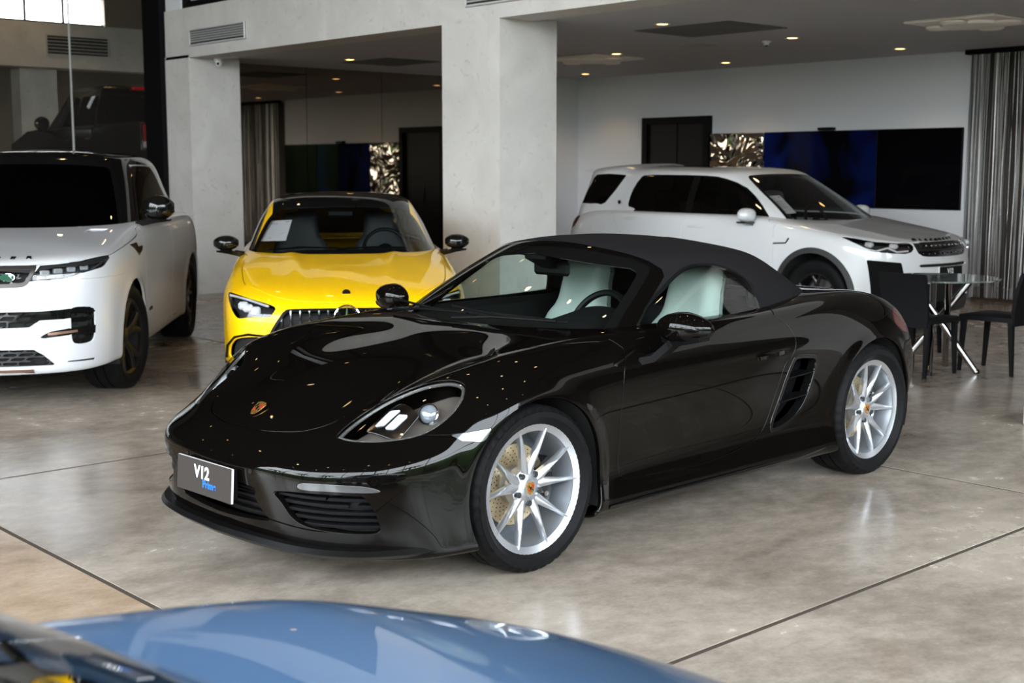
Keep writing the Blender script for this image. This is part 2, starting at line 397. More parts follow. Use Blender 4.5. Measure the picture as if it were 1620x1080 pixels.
q3[0].position = .30; q3[0].color = (.62, .61, .60, 1); q3[1].position = .42; q3[1].color = (1, 1, 1, 1); L_(M_PLASTER, p2.outputs['Fac'], p3.inputs[0])
p4 = N_(M_PLASTER, 'ShaderNodeMixRGB', blend_type='MULTIPLY'); p4.inputs[0].default_value = .8; L_(M_PLASTER, pr.outputs[0], p4.inputs[1]); L_(M_PLASTER, p3.outputs[0], p4.inputs[2]); L_(M_PLASTER, p4.outputs[0], bsdf(M_PLASTER).inputs['Base Color'])
M_WALL = mat('white_wall_paint', (.68, .70, .735), .6)
M_CEIL = mat('grey_ceiling', (.44, .44, .46), .7)
M_HALLCEIL = mat('dark_hall_ceiling', (.050, .044, .040), .8, spec=.2)
M_TRIM = mat('ceiling_edge_trim', (.55, .55, .54), .5)
M_BEIGE = mat('beige_annex_wall', (.34, .29, .22), .7)
M_STEEL = mat('black_steel', (.004, .004, .005), .45, spec=.08)
M_BROWN = mat('dark_brown_wall', (.050, .036, .026), .55)
M_MIRROR = mat('bronze_mirror', (.30, .25, .20), .02, 1)
M_PANE = glass('showroom_glass', (.72, .72, .68), 1.5)
JX = [-4.9, -1.86, 2.16, 6.17, 10.19, 14.2, 16.6]; JY = [-4.9, -1.35, 2.67, 6.71, 10.73, 14.75, 18.77, 24]
fl = struct(PB().box((-4.9, -4.9, -.12), (16.6, 24, -.004)).obj('floor', M_JOINT))
for i in range(6):
    for j in range(7):
        if j > 4 and i > 2 and JX[i] > 8: continue
        g = .013
        PB().box((JX[i]+g, JY[j]+g, -.003), (JX[i+1]-g, JY[j+1]-g, 0)).obj('concrete_slab', M_FLOOR2 if i < 2 else M_FLOOR, fl)
XB, CZ = 8.35, 3.04
def sbox(name, lo, hi, m_, parent=None, b=0): 
    o = PB().box(lo, hi, b).obj(name, m_, parent)
    return o if parent is not None else struct(o)
sbox('wall_back', (15.15, 8.25, 0), (15.62, 16.3, CZ+.1), M_WALL)
sbox('wall_corner', (14.3, 15.0, 0), (15.15, 16.3, CZ+.1), M_WALL)
sbox('wall_side', (9.1, 15.96, 0), (14.3, 16.1, CZ+.1), M_BROWN)
wm = bpy.data.objects['wall_side']
for a, b in ((9.12, 10.59), (10.59, 11.92), (11.92, 13.2), (13.2, 14.29)):
    sbox('mirror_panel', (a+.004, 15.93, .06), (b-.004, 15.96, CZ), M_MIRROR, wm)
sbox('wall_behind_curtain', (15.6, -4.9, 0), (15.8, 8.6, CZ+.1), M_BROWN)
sbox('wall_right', (8.7, -5.05, 0), (15.8, -4.9, 5.9), M_BROWN)
sbox('ceiling_bay', (XB+.42, -4.9, CZ), (15.8, 16.3, CZ+.12), M_CEIL)
sbox('ceiling', (-4.9, -4.9, 5.9), (9.0, 24.2, 6.0), M_HALLCEIL)
sbox('trim_1', (XB+.42, -4.9, CZ-.012), (XB+.50, 15.93, CZ), M_TRIM)
bm_ = sbox('beam', (XB, -4.9, 3.005), (XB+.42, 15.8, 3.62), M_PLASTER)
sbox('pillar_left', (XB, 15.2, 0), (9.08, 15.93, 3.04), M_PLASTER)
sbox('pillar_middle', (XB+.002, 9.315, 0), (9.10, 10.165, 3.04), M_PLASTER)
sbox('pillar_right', (XB+.002, 1.6, 0), (9.10, 2.45, 3.04), M_PLASTER)
# clerestory above the beam: black frames with dark panes
cl = sbox('window_1', (XB+.04, -4.9, 3.62), (XB+.12, 15.4, 3.70), M_STEEL)
for k, y in enumerate([-4.9, -2.2, .5, 3.2, 5.9, 8.6, 11.3, 13.3, 15.32]): sbox('window_post', (XB+.04, y, 3.70), (XB+.12, y+.08, 5.9), M_STEEL, cl)
PB().add([(XB+.08, -4.8, 3.7), (XB+.08, 15.35, 3.7), (XB+.08, 15.35, 5.9), (XB+.08, -4.8, 5.9)], [(0, 1, 2, 3)]).obj('pane', M_PANE, cl, fixn=False)
sbox('wall_clerestory', (XB+.5, -4.9, 3.16), (XB+.6, 16.3, 5.9), M_HALLCEIL); sbox('wall_annex_near', (8.5, 16.2, 3.1), (17.7, 16.32, 5.9), M_BEIGE); sbox('roof_bay', (XB+.5, -4.9, 3.6), (17.7, 16.3, 3.7), M_HALLCEIL)
sbox('wall_upper', (XB+.02, 15.40, 3.62), (XB+.3, 15.8, 5.9), M_WALL)
# glazed street fronts behind and beside the camera
def front(name, horiz, c, a, b, step):
    f = None
    def bx(nm, u0, u1, z0, z1, d=.08, m_=M_STEEL):
        nonlocal f
        lo, hi = ((c-d/2, u0, z0), (c+d/2, u1, z1)) if horiz == 'y' else ((u0, c-d/2, z0), (u1, c+d/2, z1))
        o = sbox(nm, lo, hi, m_, f)
        if f is None: f = o
    bx(name, a, b, 0, .10); u = a
    while u < b-.05: bx('mullion', u, u+.08, .10, 5.9); u += step
    bx('transom', a, b, 2.95, 3.03); bx('head_rail', a, b, 5.78, 5.9)
front('window_2', 'y', -4.95, -4.9, 10.9, 2.64)
sbox('wall_left', (-5.0, 10.9, 0), (-4.9, 24.0, 5.9), M_BROWN)
sbox('wall_far', (-4.9, 24.0, 0), (8.5, 24.2, 5.9), M_BROWN)
front('window_3', 'x', -4.95, -4.9, 8.7, 2.26)
# outside: paving, a far hedge (raised to block low sky) and palms that the bodywork mirrors
M_PAVE = mat('street_paving', (.035, .035, .034), .85, spec=.1); sbox('ground_outside', (-40, -40, -.16), (30, 40, -.13), M_PAVE)
M_LEAF = mat('foliage', (.05, .13, .025), .6); noise_mix(M_LEAF, (.015, .045, .010), (.07, .16, .03), 3, 5, .35, .65)
M_TRUNK = mat('palm_trunk', (.12, .09, .06), .9)
def palm(x, y, h, k):
    t = thing('palm_tree', 'tall palm tree standing on the street outside the glass front', 'tree', (x, y, -.13), k*1.3, 'palms on the street outside')
    PB().tube([(0, 0, 0), (.06, 0, h*.5), (0, 0, h)], [.20, .15, .13], 10).obj('trunk', M_TRUNK, t)
    for i in range(13):
        a = i*2*math.pi/13+k; p = PB(); Lf = 2.4; rings = []
        for j in range(7):
            u = j/6; rr = Lf*u; z = h+.9*u-2.0*u*u; wd = .34*math.sin(math.pi*min(u*.9+.08, 1))+.01; cx, cy = rr*math.cos(a), rr*math.sin(a)
            rings.append([(cx-wd*math.sin(a), cy+wd*math.cos(a), z-.12), (cx, cy, z), (cx+wd*math.sin(a), cy-wd*math.cos(a), z-.12), (cx, cy, z-.03)])
        p.loft(rings).obj('frond', M_LEAF, t)
for k, (x, y, h) in enumerate([(-11, 1.5, 4.6), (-13, 8, 5.4), (-8, -9.5, 4.8), (-1.5, -11.5, 5.2), (-12, 14, 4.4)]): palm(x, y, h, k)
def hedge(x0, y0, x1, y1, h, label):  # out of view; height chosen to cut low sky light
    n = 26; V = []; rng = np.random.RandomState(3); t = np.linspace(0, 1, n); rings = []
    d = np.array([x1-x0, y1-y0]); d = d/np.linalg.norm(d); nn = np.array([-d[1], d[0]])
    for u in t:
        c = np.array([x0, y0])*(1-u)+np.array([x1, y1])*u; ring = []
        for s_, z in ((-.8, 0), (-.95, h*.5), (-.6, h*.92), (0, h), (.6, h*.92), (.95, h*.5), (.8, 0)):
            q = c+nn*(s_+rng.uniform(-.25, .25)); ring.append((q[0], q[1], -.13 if z == 0 else z+rng.uniform(-.3, .3)))
        rings.append(ring)
    tag(PB().loft(rings).obj('sky_screen_hedge', M_LEAF, ang=80), label, 'hedge')
hedge(-16, -8, -16, 24, 3.3, 'unseen green hedge across the street, raised to block low sky')
hedge(-14, -15, 16, -15, 3.8, 'unseen green hedge behind the camera, raised to block low sky')
# ---- glazed end bay beside the left pillar, its hall lies behind the panes on a raised floor
gw = sbox('window_4', (8.28, 15.82, 0), (8.46, 16.28, 5.9), M_STEEL)
for a, b in ((16.28, 18.72), (18.735, 24.0)): PB().add([(8.37, a, 0), (8.37, b, 0), (8.37, b, 5.9), (8.37, a, 5.9)], [(0, 1, 2, 3)]).obj('pane', M_PANE, gw, fixn=False)
sbox('glazing_bead', (8.35, 16.28, 0), (8.385, 16.33, 5.9), M_TRIM, gw); sbox('glazing_bead', (8.355, 18.718, 0), (8.38, 18.737, 5.9), M_TRIM, gw)
sbox('floor_annex', (8.5, 16.3, -.1), (19, 30, 1.05), M_FLOOR)
sbox('wall_annex', (17.5, 16.3, 1.05), (17.7, 30, 5.9), M_BEIGE); sbox('wall_annex_far', (8.5, 29.8, 1.05), (17.5, 30, 4.95), M_BEIGE); sbox('wall_annex_top', (8.5, 29.8, 5.6), (17.5, 30, 5.9), M_BEIGE); sbox('wall_annex_left', (8.5, 29.8, 4.95), (10.6, 30, 5.6), M_BEIGE); sbox('wall_annex_right', (14.2, 29.8, 4.95), (17.5, 30, 5.6), M_BEIGE); aw = sbox('window_5', (10.6, 29.86, 4.95), (14.2, 29.92, 4.99), M_STEEL); [sbox('mullion', (x, 29.86, 4.99), (x+.05, 29.92, 5.6), M_STEEL, aw) for x in (11.4, 12.3, 13.2)]
sbox('wall_annex_side', (8.3, 24.2, 1.0), (8.5, 30, 5.9), M_BEIGE); sbox('ceiling_annex', (8.5, 16.3, 5.9), (19, 30, 6.0), M_HALLCEIL)
sbox('beam_annex', (8.6, 23.6, 3.45), (17.5, 24.1, 4.25), M_PLASTER)
sbox('pillar_annex', (9.75, 24.0, 1.05), (10.45, 24.4, 3.45), M_PLASTER)
# ------------------------------------------------------------------ roadster: control belts (x back from the front axle, y half width, z up)
RX = [0, .2, .45, .8, 1.2, 1.6, 2.0, 2.3, 2.6, 2.9]
ROAD = [
 belt([(-.84,0,.15),(-.82,.25,.15),(-.77,.44,.15),(-.69,.60,.15),(-.56,.70,.15),(-.38,.74,.15),(-.2,.75,.15)], RX, .74, .15, [(3.0,.62,.22),(3.15,.45,.22),(3.2,.25,.22),(3.22,0,.22)]),
 belt([(-.860,0,.168),(-.842,.28,.163),(-.80,.49,.158),(-.71,.64,.152),(-.58,.76,.15),(-.43,.86,.158),(-.2,.88,.165)], RX, [.885,.87,.848,.845,.845,.848,.865,.885,.87,.79], [.165,.165,.165,.165,.165,.165,.17,.18,.23,.30], [(3.04,.69,.31),(3.22,.54,.30),(3.36,.32,.25),(3.38,0,.25)]),
 belt([(-.895,0,.215),(-.876,.285,.21),(-.832,.50,.205),(-.738,.66,.20),(-.60,.775,.20),(-.435,.868,.21),(-.2,.888,.22)], RX, [.892,.884,.878,.878,.878,.88,.888,.895,.88,.81], [.222,.222,.222,.222,.222,.222,.23,.24,.28,.34], [(3.06,.71,.35),(3.25,.56,.34),(3.40,.33,.30),(3.42,0,.30)]),
 belt([(-.914,0,.31),(-.896,.28,.31),(-.852,.50,.31),(-.753,.66,.31),(-.62,.775,.315),(-.43,.862,.325),(-.2,.885,.335)], RX, [.888,.872,.851,.846,.846,.848,.866,.892,.89,.85], [.33,.325,.318,.318,.32,.325,.33,.34,.36,.39], [(3.08,.735,.42),(3.28,.59,.41),(3.42,.33,.40),(3.44,0,.40)]),
 belt([(-.925,0,.445),(-.905,.28,.452),(-.86,.505,.46),(-.76,.66,.47),(-.62,.775,.483),(-.42,.855,.50),(-.2,.888,.515)], RX, [.894,.88,.862,.856,.856,.858,.872,.897,.895,.85], [.51,.50,.49,.49,.495,.50,.50,.50,.51,.52], [(3.1,.755,.52),(3.29,.6,.52),(3.42,.33,.52),(3.44,0,.52)]),
 belt([(-.905,0,.495),(-.885,.28,.50),(-.83,.49,.51),(-.728,.645,.525),(-.585,.76,.545),(-.40,.845,.575),(-.2,.89,.605)], RX, [.902,.892,.882,.88,.882,.886,.894,.903,.896,.845], [.635,.655,.67,.68,.69,.70,.69,.675,.665,.635], [(3.1,.74,.62),(3.29,.59,.62),(3.42,.32,.62),(3.44,0,.62)]),
 belt([(-.85,0,.548),(-.83,.27,.55),(-.765,.46,.56),(-.66,.595,.585),(-.51,.71,.635),(-.345,.812,.69),(-.19,.868,.74)], RX, [.870,.866,.866,.870,.874,.88,.888,.892,.878,.83], [.78,.79,.79,.795,.80,.805,.81,.815,.795,.735], [(3.07,.71,.71),(3.25,.56,.72),(3.37,.3,.735),(3.39,0,.74)]),
 belt([(-.775,0,.602),(-.748,.23,.604),(-.695,.41,.615),(-.598,.535,.665),(-.452,.632,.75),(-.30,.71,.812),(-.12,.735,.848)], RX, [.745,.76,.785,.80,.805,.81,.82,.81,.78,.73], [.862,.875,.882,.885,.89,.90,.925,.945,.925,.86], [(3.08,.65,.81),(3.22,.5,.82),(3.3,.27,.83),(3.32,0,.83)]),
 belt([(-.70,0,.650),(-.668,.2,.650),(-.612,.36,.655),(-.52,.47,.695),(-.385,.535,.755),(-.22,.57,.803),(-.05,.59,.837)], RX, [.60,.62,.66,.705,.73,.73,.71,.67,.63,.58], [.858,.883,.905,.915,.918,.925,.955,.965,.955,.905], [(3.05,.5,.87),(3.16,.38,.875),(3.22,.2,.88),(3.24,0,.88)]),
 belt([(-.62,0,.690),(-.588,.14,.690),(-.535,.25,.698),(-.445,.31,.725),(-.315,.34,.772),(-.15,.35,.812),(.02,.355,.845)], [.13,.27,.46]+RX[3:], [.36,.37,.38,.4,.4,.4,.4,.36,.33,.3], [.868,.893,.915,.92,.92,.925,.945,.95,.945,.92], [(3.0,.25,.905),(3.08,.18,.905),(3.12,.1,.905),(3.13,0,.905)]),
 belt([(-.545,0,.722),(-.51,0,.736),(-.46,0,.754),(-.38,0,.78),(-.265,0,.81),(-.1,0,.84),(.05,0,.863)], [.17,.3,.47]+RX[3:], 0, [.882,.9,.916,.92,.92,.925,.94,.945,.945,.925], [(2.97,0,.918),(3.02,0,.915),(3.06,0,.91),(3.08,0,.908)]),
]
def flare(V, arches, amp=.010, w=.045, top=.86):
    V = V.copy()
    for xc, zc, R in arches:
        r = np.hypot(V[:, 0]-xc, V[:, 2]-zc); k = amp*np.exp(-((r-R)/w)**2)*(np.abs(V[:, 1]) > .6)*np.clip((top-V[:, 2])/.12, 0, 1)
        V[:, 1] += np.sign(V[:, 1])*k
    return V
ROOF = [
 [(.30,0,.875),(.32,.22,.875),(.37,.42,.87),(.47,.59,.86),(.66,.70,.85),(.92,.74,.85),(1.2,.75,.85),(1.5,.75,.86),(1.8,.735,.88),(2.05,.69,.90),(2.3,.60,.91),(2.55,.38,.91),(2.72,0,.91)],
 [(.43,0,.97),(.45,.215,.967),(.495,.41,.957),(.58,.57,.94),(.75,.68,.935),(.97,.73,.935),(1.22,.735,.94),(1.5,.73,.945),(1.78,.71,.955),(2.02,.665,.965),(2.25,.57,.97),(2.48,.35,.97),(2.63,0,.965)],
 [(.66,0,1.105),(.68,.205,1.10),(.715,.385,1.085),(.79,.53,1.06),(.91,.62,1.05),(1.07,.675,1.07),(1.27,.69,1.085),(1.5,.685,1.09),(1.72,.66,1.085),(1.93,.61,1.07),(2.13,.51,1.065),(2.33,.31,1.06),(2.44,0,1.08)],
 [(.92,0,1.232),(.935,.195,1.227),(.97,.36,1.205),(1.03,.49,1.178),(1.10,.555,1.165),(1.18,.59,1.18),(1.32,.605,1.19),(1.5,.60,1.19),(1.68,.575,1.18),(1.85,.53,1.165),(2.02,.44,1.15),(2.16,.26,1.15),(2.23,0,1.165)],
 [(1.03,0,1.262),(1.045,.185,1.255),(1.07,.33,1.238),(1.12,.42,1.222),(1.18,.455,1.218),(1.26,.465,1.225),(1.37,.465,1.23),(1.5,.46,1.23),(1.63,.44,1.225),(1.76,.4,1.215),(1.88,.33,1.205),(1.98,.19,1.205),(2.03,0,1.215)],
 [(1.12,0,1.277),(1.15,0,1.279),(1.18,0,1.28),(1.22,0,1.281),(1.27,0,1.281),(1.33,0,1.28),(1.4,0,1.278),(1.5,0,1.272),(1.6,0,1.264),(1.68,0,1.256),(1.75,0,1.25),(1.8,0,1.245),(1.83,0,1.242)],
]
# ------------------------------------------------------------------ shared car pieces
def paint(name, col, metal=0., rough=.35, spec=.5, cior=1.5):
    m_ = mat(name, col, rough, metal, 1.0, spec, coatr=.015); bsdf(m_).inputs['Coat IOR'].default_value = cior; return m_
def tyre(parent, Ro, Ri, wd, n=180, grooves=(-.25, .25), name='tyre'):
    """tyre about the y axis, centre plane y=0; tread blocks cut around the shoulders"""
    h = wd/2; sh = Ro-Ri
    prof = [(Ri-.004, -h*.80), (Ri+.008, -h*.86), (Ri+sh*.35, -h*1.0), (Ri+sh*.65, -h*.985), (Ro-.022, -h*.93), (Ro-.009, -h*.86), (Ro-.004, -h*.78)]
    mid = []
    for g in grooves: mid += [(Ro-.0015, h*g-.006), (Ro-.009, h*g-.005), (Ro-.009, h*g+.005), (Ro-.0015, h*g+.006)]
    prof = prof+[(Ro-.001, -h*.6)]+mid+[(Ro-.001, h*.6)]+[(r, -y) for r, y in prof[::-1]]
    V = []; F = []; k = len(prof)
    for i in range(n):
        a = 2*math.pi*i/n; cut = (i % 4 == 0)
        for j, (r, y) in enumerate(prof):
            if cut and (4 <= j <= 6 or k-7 <= j <= k-5): r -= .005
            V.append((r*math.sin(a), y, r*math.cos(a)))
    for i in range(n):
        q = (i+1) % n
        for p in range(k-1): F.append((i*k+p, q*k+p, q*k+p+1, i*k+p+1))
    return PB().add(V, F).obj(name, M_RUBBER, parent, ang=40)
def crest(parent, M, h, name='crest'):
    """small enamel shield: gold field, red and black bars, centre shield"""
    w_ = h*.38; out = spl([(-w_, h*.42), (0, h*.5), (w_, h*.42), (w_*.98, -.02*h), (w_*.62, -h*.34), (0, -h*.5), (-w_*.62, -h*.34), (-w_*.98, -.02*h)], 4, True)
    p = PB(); p.M = M; p.prism([tuple(q) for q in out], 0, .003); c = p.obj(name, M_GOLD, parent)
    p = PB(); p.M = M
    for sx_ in (-1, 1):
        for k in range(3):
            x0 = sx_*w_*(.30+.20*k); z0, z1 = (.02*h, .30*h) if sx_ > 0 else (-.24*h+.05*h*k, -.02*h)
            p.box((x0-w_*.055, z0, .003), (x0+w_*.055, z1, .0038))
    p.obj('red_bars', M_RED, c)
    p = PB(); p.M = M
    for sx_ in (-1, 1):
        z0, z1 = (.06*h, .30*h) if sx_ < 0 else (-.24*h, -.03*h); p.tube([(sx_*w_*.75, z0, .0035), (sx_*w_*.5, z1, .0035), (sx_*w_*.3, z0+.02*h, .0035)], h*.03, 5)
    p.prism([(-w_*.2, .12*h), (w_*.2, .12*h), (w_*.2, -.05*h), (0, -.15*h), (-w_*.2, -.05*h)], .003, .0042).obj('black_marks', M_BLACK, c)
    return c
def wheel10(parent, x, y, zc, Ro, Rr, wd, side, rot0=0., disc=.165):
    """twin-spoke alloy; its face looks towards +y*side in its own frame"""
    wroot = bpy.data.objects.new('wheel', None); COL.objects.link(wroot); wroot.parent = parent; wroot.location = (x, y, zc); wroot.empty_display_size = .05
    wroot.rotation_euler = (0, 0, 0 if side < 0 else math.pi)      # modelled with the face towards -y
    ty = tyre(wroot, Ro, Rr-.004, wd)
    f = -wd/2*.80                                                # lip plane
    PB().lathe([(Rr-.035, f+.010), (Rr-.012, f+.002), (Rr-.004, f-.002), (Rr, f+.002), (Rr+.002, f+.012), (Rr-.012, f+.020), (Rr-.026, f+.05), (Rr-.032, -f*.6), (Rr-.01, -f)], 72, 'y', False).obj('rim', M_SILVER, wroot)
    PB().lathe([(Rr-.036, f+.012), (Rr-.048, f+.06), (Rr-.052, -f)], 60, 'y', False).obj('barrel', mat('barrel_silver', (.45, .48, .52), .35, .8), wroot)
    for k in range(10):
        pair, sgn = k//2, (1 if k % 2 else -1); b = rot0+pair*2*math.pi/5; rings = []
        for j in range(9):
            u = j/8; r = .052+(Rr-.022-.052)*u; ang = b+sgn*(.30-.06*(1-u)-.10*(1-u)**3); 
            wv = .0125-.004*u+.012*(1-u)**2; d = f+.030*(1-u)**1.4+.004; dep = .040-.014*u
            ca, sa = math.sin(ang), math.cos(ang); tx, tz = sa, -ca
            pt = lambda o, yy: (r*ca+tx*o, yy, r*sa+tz*o)
            rings.append([pt(-wv, d+.012), pt(-wv*.25, d), pt(wv*.25, d), pt(wv, d+.012), pt(wv*.75, d+dep), pt(-wv*.75, d+dep)])
        PB().loft(rings).obj('spoke', M_SILVER, wroot, ang=50)
    PB().lathe([(.0, f+.024), (.034, f+.024), (.040, f+.030), (.060, f+.034), (.078, f+.046), (.080, f+.09), (.0, f+.09)], 40, 'y', False).obj('hub', M_SILVER, wroot)
    p = PB()
    for k in range(5):
        a = rot0+math.pi/5+k*2*math.pi/5; c = (.062*math.sin(a), .062*math.cos(a))
        q = PB(); q.cyl((c[0], f+.052, c[1]), (c[0], f+.026, c[1]), .0125, 12); q.lathe([(.008, 0)], 3) if 0 else None
        q.obj('wheel_bolt', mat('wheel_bolt_steel', (.10, .11, .12), .35, .9), wroot)
    crest(wroot, frame((0, f+.0235, 0), (1, 0, 0), (0, 0, 1)), .050, 'cap_crest')
    d = PB().lathe([(.075, f+.118), (disc, f+.118), (disc, f+.146), (.075, f+.146)], 60, 'y', False).obj('brake_disc', M_DISC, wroot)
    h = PB()
    for i in range(30):
        for j in range(5):
            a = (i+.5*(j % 2)+.12*j)*2*math.pi/30; r = .098+.0135*j; h.lathe([(.0, f+.0985), (.0026, f+.0985)], 6, 'y', False) if 0 else h.cyl((r*math.sin(a), f+.119, r*math.cos(a)), (r*math.sin(a), f+.1172, r*math.cos(a)), .0028, 6)
    h.obj('drill_holes', M_DARK, d)
    PB().lathe([(.0, f+.095), (.07, f+.095), (.078, f+.118), (.078, f+.14)], 30, 'y', False).obj('disc_hat', mat('disc_hat', (.42, .44, .46), .4, .9), wroot)
    cq = PB(); sgn = 1
    for a0 in (.55,):
        rings = []
        for j in range(11):
            a = math.pi/2+a0*(-1+2*j/10)*1.0; ro, ri = disc+.022, disc-.055; ca, sa = math.sin(a), math.cos(a)
            rings.append([(ri*ca, f+.088, ri*sa), (ro*ca, f+.084, ro*sa), (ro*ca, f+.170, ro*sa), (ri*ca, f+.165, ri*sa)])
        cq.loft(rings)
    cal = cq.obj('brake_caliper', mat('caliper_black', (.01, .01, .012), .25, 0, .5), wroot)
    for a in (math.pi/2-.36, math.pi/2+.36): PB().cyl(((disc-.01)*math.sin(a), f+.092, (disc-.01)*math.cos(a)), ((disc-.01)*math.sin(a), f+.076, (disc-.01)*math.cos(a)), .011, 12).obj('caliper_bolt', M_CHROME, cal)
    PB().lathe([(.02, f+.165), (Rr-.05, f+.17)], 40, 'y', False).obj('dust_shield', mat('dust_shield', (.10, .11, .12), .6, .5), wroot)
    return wroot
def pillow(outline, th, ax=None, res=40, w_=.08):
    """cushion over an outline in its own (a, b) plane, both faces bulged; returns a Mesh in (a, b, h)"""
    P = np.asarray(outline, float); lo, hi = P.min(0), P.max(0); nx = res; ny = max(8, int(res*(hi[1]-lo[1])/(hi[0]-lo[0])))
    a, b = np.meshgrid(np.linspace(lo[0]-.01, hi[0]+.01, nx), np.linspace(lo[1]-.01, hi[1]+.01, ny)); G = np.stack([a, b, 0*a], -1); m = grid_mesh(G, sym=False)
    S = spl(P, 6, True); m = clip(m, region(P, 'xy', 6)); d = seg_dist(m.V[:, :2], S); h = np.sqrt(np.clip(1-(1-np.clip(d/w_, 0, 1))**2, 0, 1))
    A = m.V.copy(); A[:, 2] = th/2*h; B = m.V.copy(); B[:, 2] = -th/2*h
    V = np.vstack([A, B]); T = np.vstack([m.T, m.T[:, ::-1]+len(A)]); return Mesh(V, normals(V, T, False), T)
def xf(m, M):
    A = np.array(M)[:3, :3]; t = np.array(M)[:3, 3]; N = m.N@A.T; return Mesh(m.V@A.T+t, N/np.maximum(np.linalg.norm(N, axis=1, keepdims=True), 1e-9), m.T if np.linalg.det(A) > 0 else m.T[:, ::-1])
def seat(parent, x, y, zt, col, h=.80):
    s = bpy.data.objects.new('seat', None); COL.objects.link(s); s.parent = parent; s.location = (x, y, 0); z0 = zt-h
    o = [(-.13, h), (.13, h), (.155, h*.86), (.17, h*.72), (.235, h*.60), (.25, h*.40), (.235, h*.1), (.2, 0), (-.2, 0), (-.235, h*.1), (-.25, h*.40), (-.235, h*.60), (-.17, h*.72), (-.155, h*.86)]
    M = frame((-.16, 0, z0), (0, 1, 0), (.24, 0, 1)); panel('seat_back', xf(pillow(o, .15, w_=.07), M), col, s)
    i2 = [(-.13, h*.52), (0, h*.60), (.13, h*.52), (.15, h*.3), (.14, h*.08), (-.14, h*.08), (-.15, h*.3)]
    M2 = frame((-.16-.068, 0, z0), (0, 1, 0), (.24, 0, 1)); panel('back_cushion', xf(pillow(i2, .05, w_=.04), M2), col, s)
    c = [(-.25, -.52), (.25, -.52), (.27, -.2), (.25, .03), (-.25, .03), (-.27, -.2)]
    panel('seat_cushion', xf(pillow(c, .16, w_=.07), frame((-.12, 0, z0+.02), (0, 1, 0), (1, 0, -.12))), col, s); return s
def steering(parent, c, r, tilt=.45, m_=None):
    t = np.linspace(0, 2*math.pi, 40, endpoint=False); p = PB(); M = Matrix.Translation(Vector(c)) @ Matrix.Rotation(tilt, 4, 'Y'); p.M = M
    p.tube([(0, r*math.cos(a), r*math.sin(a)) for a in t], .016, 8, True); o = p.obj('steering_wheel', M_SATIN, parent); p = PB(); p.M = M
    p.ell((0, 0, -.01), (.03, .07, .06)); p.box((-.012, -r, -.02), (.012, r, .012), .004); p.box((-.012, -.025, -r), (.012, .025, 0), .004); p.obj('wheel_hub', M_SATIN, o); return o
def arches(m, A, ymin=.5):
    for xc, zc, Rr in A: m = clip(m, lambda V: np.where(np.abs(V[:, 1]) > ymin, Rr-np.hypot(V[:, 0]-xc, V[:, 2]-zc), -1))
    return m
def liners(parent, A, y0, y1):
    p = PB()
    for xc, zc, Rr in A:
        for s in (-1, 1):
            q = PB(); n = 20; ring = []
            for y in (s*y0, s*y1): ring.append([(xc+(Rr+.012)*math.cos(a), y, zc+(Rr+.012)*math.sin(a)) for a in np.linspace(-.35, math.pi+.35, n)])
            q.loft(ring, False, False); q.add([(xc+(Rr+.012)*math.cos(a), s*y0, zc+(Rr+.012)*math.sin(a)) for a in np.linspace(-.35, math.pi+.35, n)], [tuple(range(n))])
            q.obj('wheel_arch_liner', M_LINER, parent)
def plate(parent, M, w_, h, main='V12', small='Prime', col=None, name='number_plate'):
    col = col or mat('plate_brown', (.045, .039, .036), .5, spec=.1)
    p = PB(); p.M = M; o = p.box((-w_/2, -h/2, -.012), (w_/2, h/2, -.001), .001).obj(name, mat('plate_edge_white', (.75, .75, .75), .4), parent)
    p = PB(); p.M = M; p.box((-w_/2+.0004, -h/2+.0004, -.002), (w_/2-.0004, h/2-.0004, .0015), .0005).obj('plate_face', col, o)
    k = h/.13
    text('plate_lettering', main, .066*k, M_WHITE, o, M @ Matrix.Translation((-.012*k, .018*k, .002)), .0006, .0020*k)
    if small: text('plate_script', small, .040*k, mat('plate_blue', (.01, .16, .65), .4), o, M @ Matrix.Translation((.042*k, -.022*k, .002)), .0006, .0012*k)
    return o
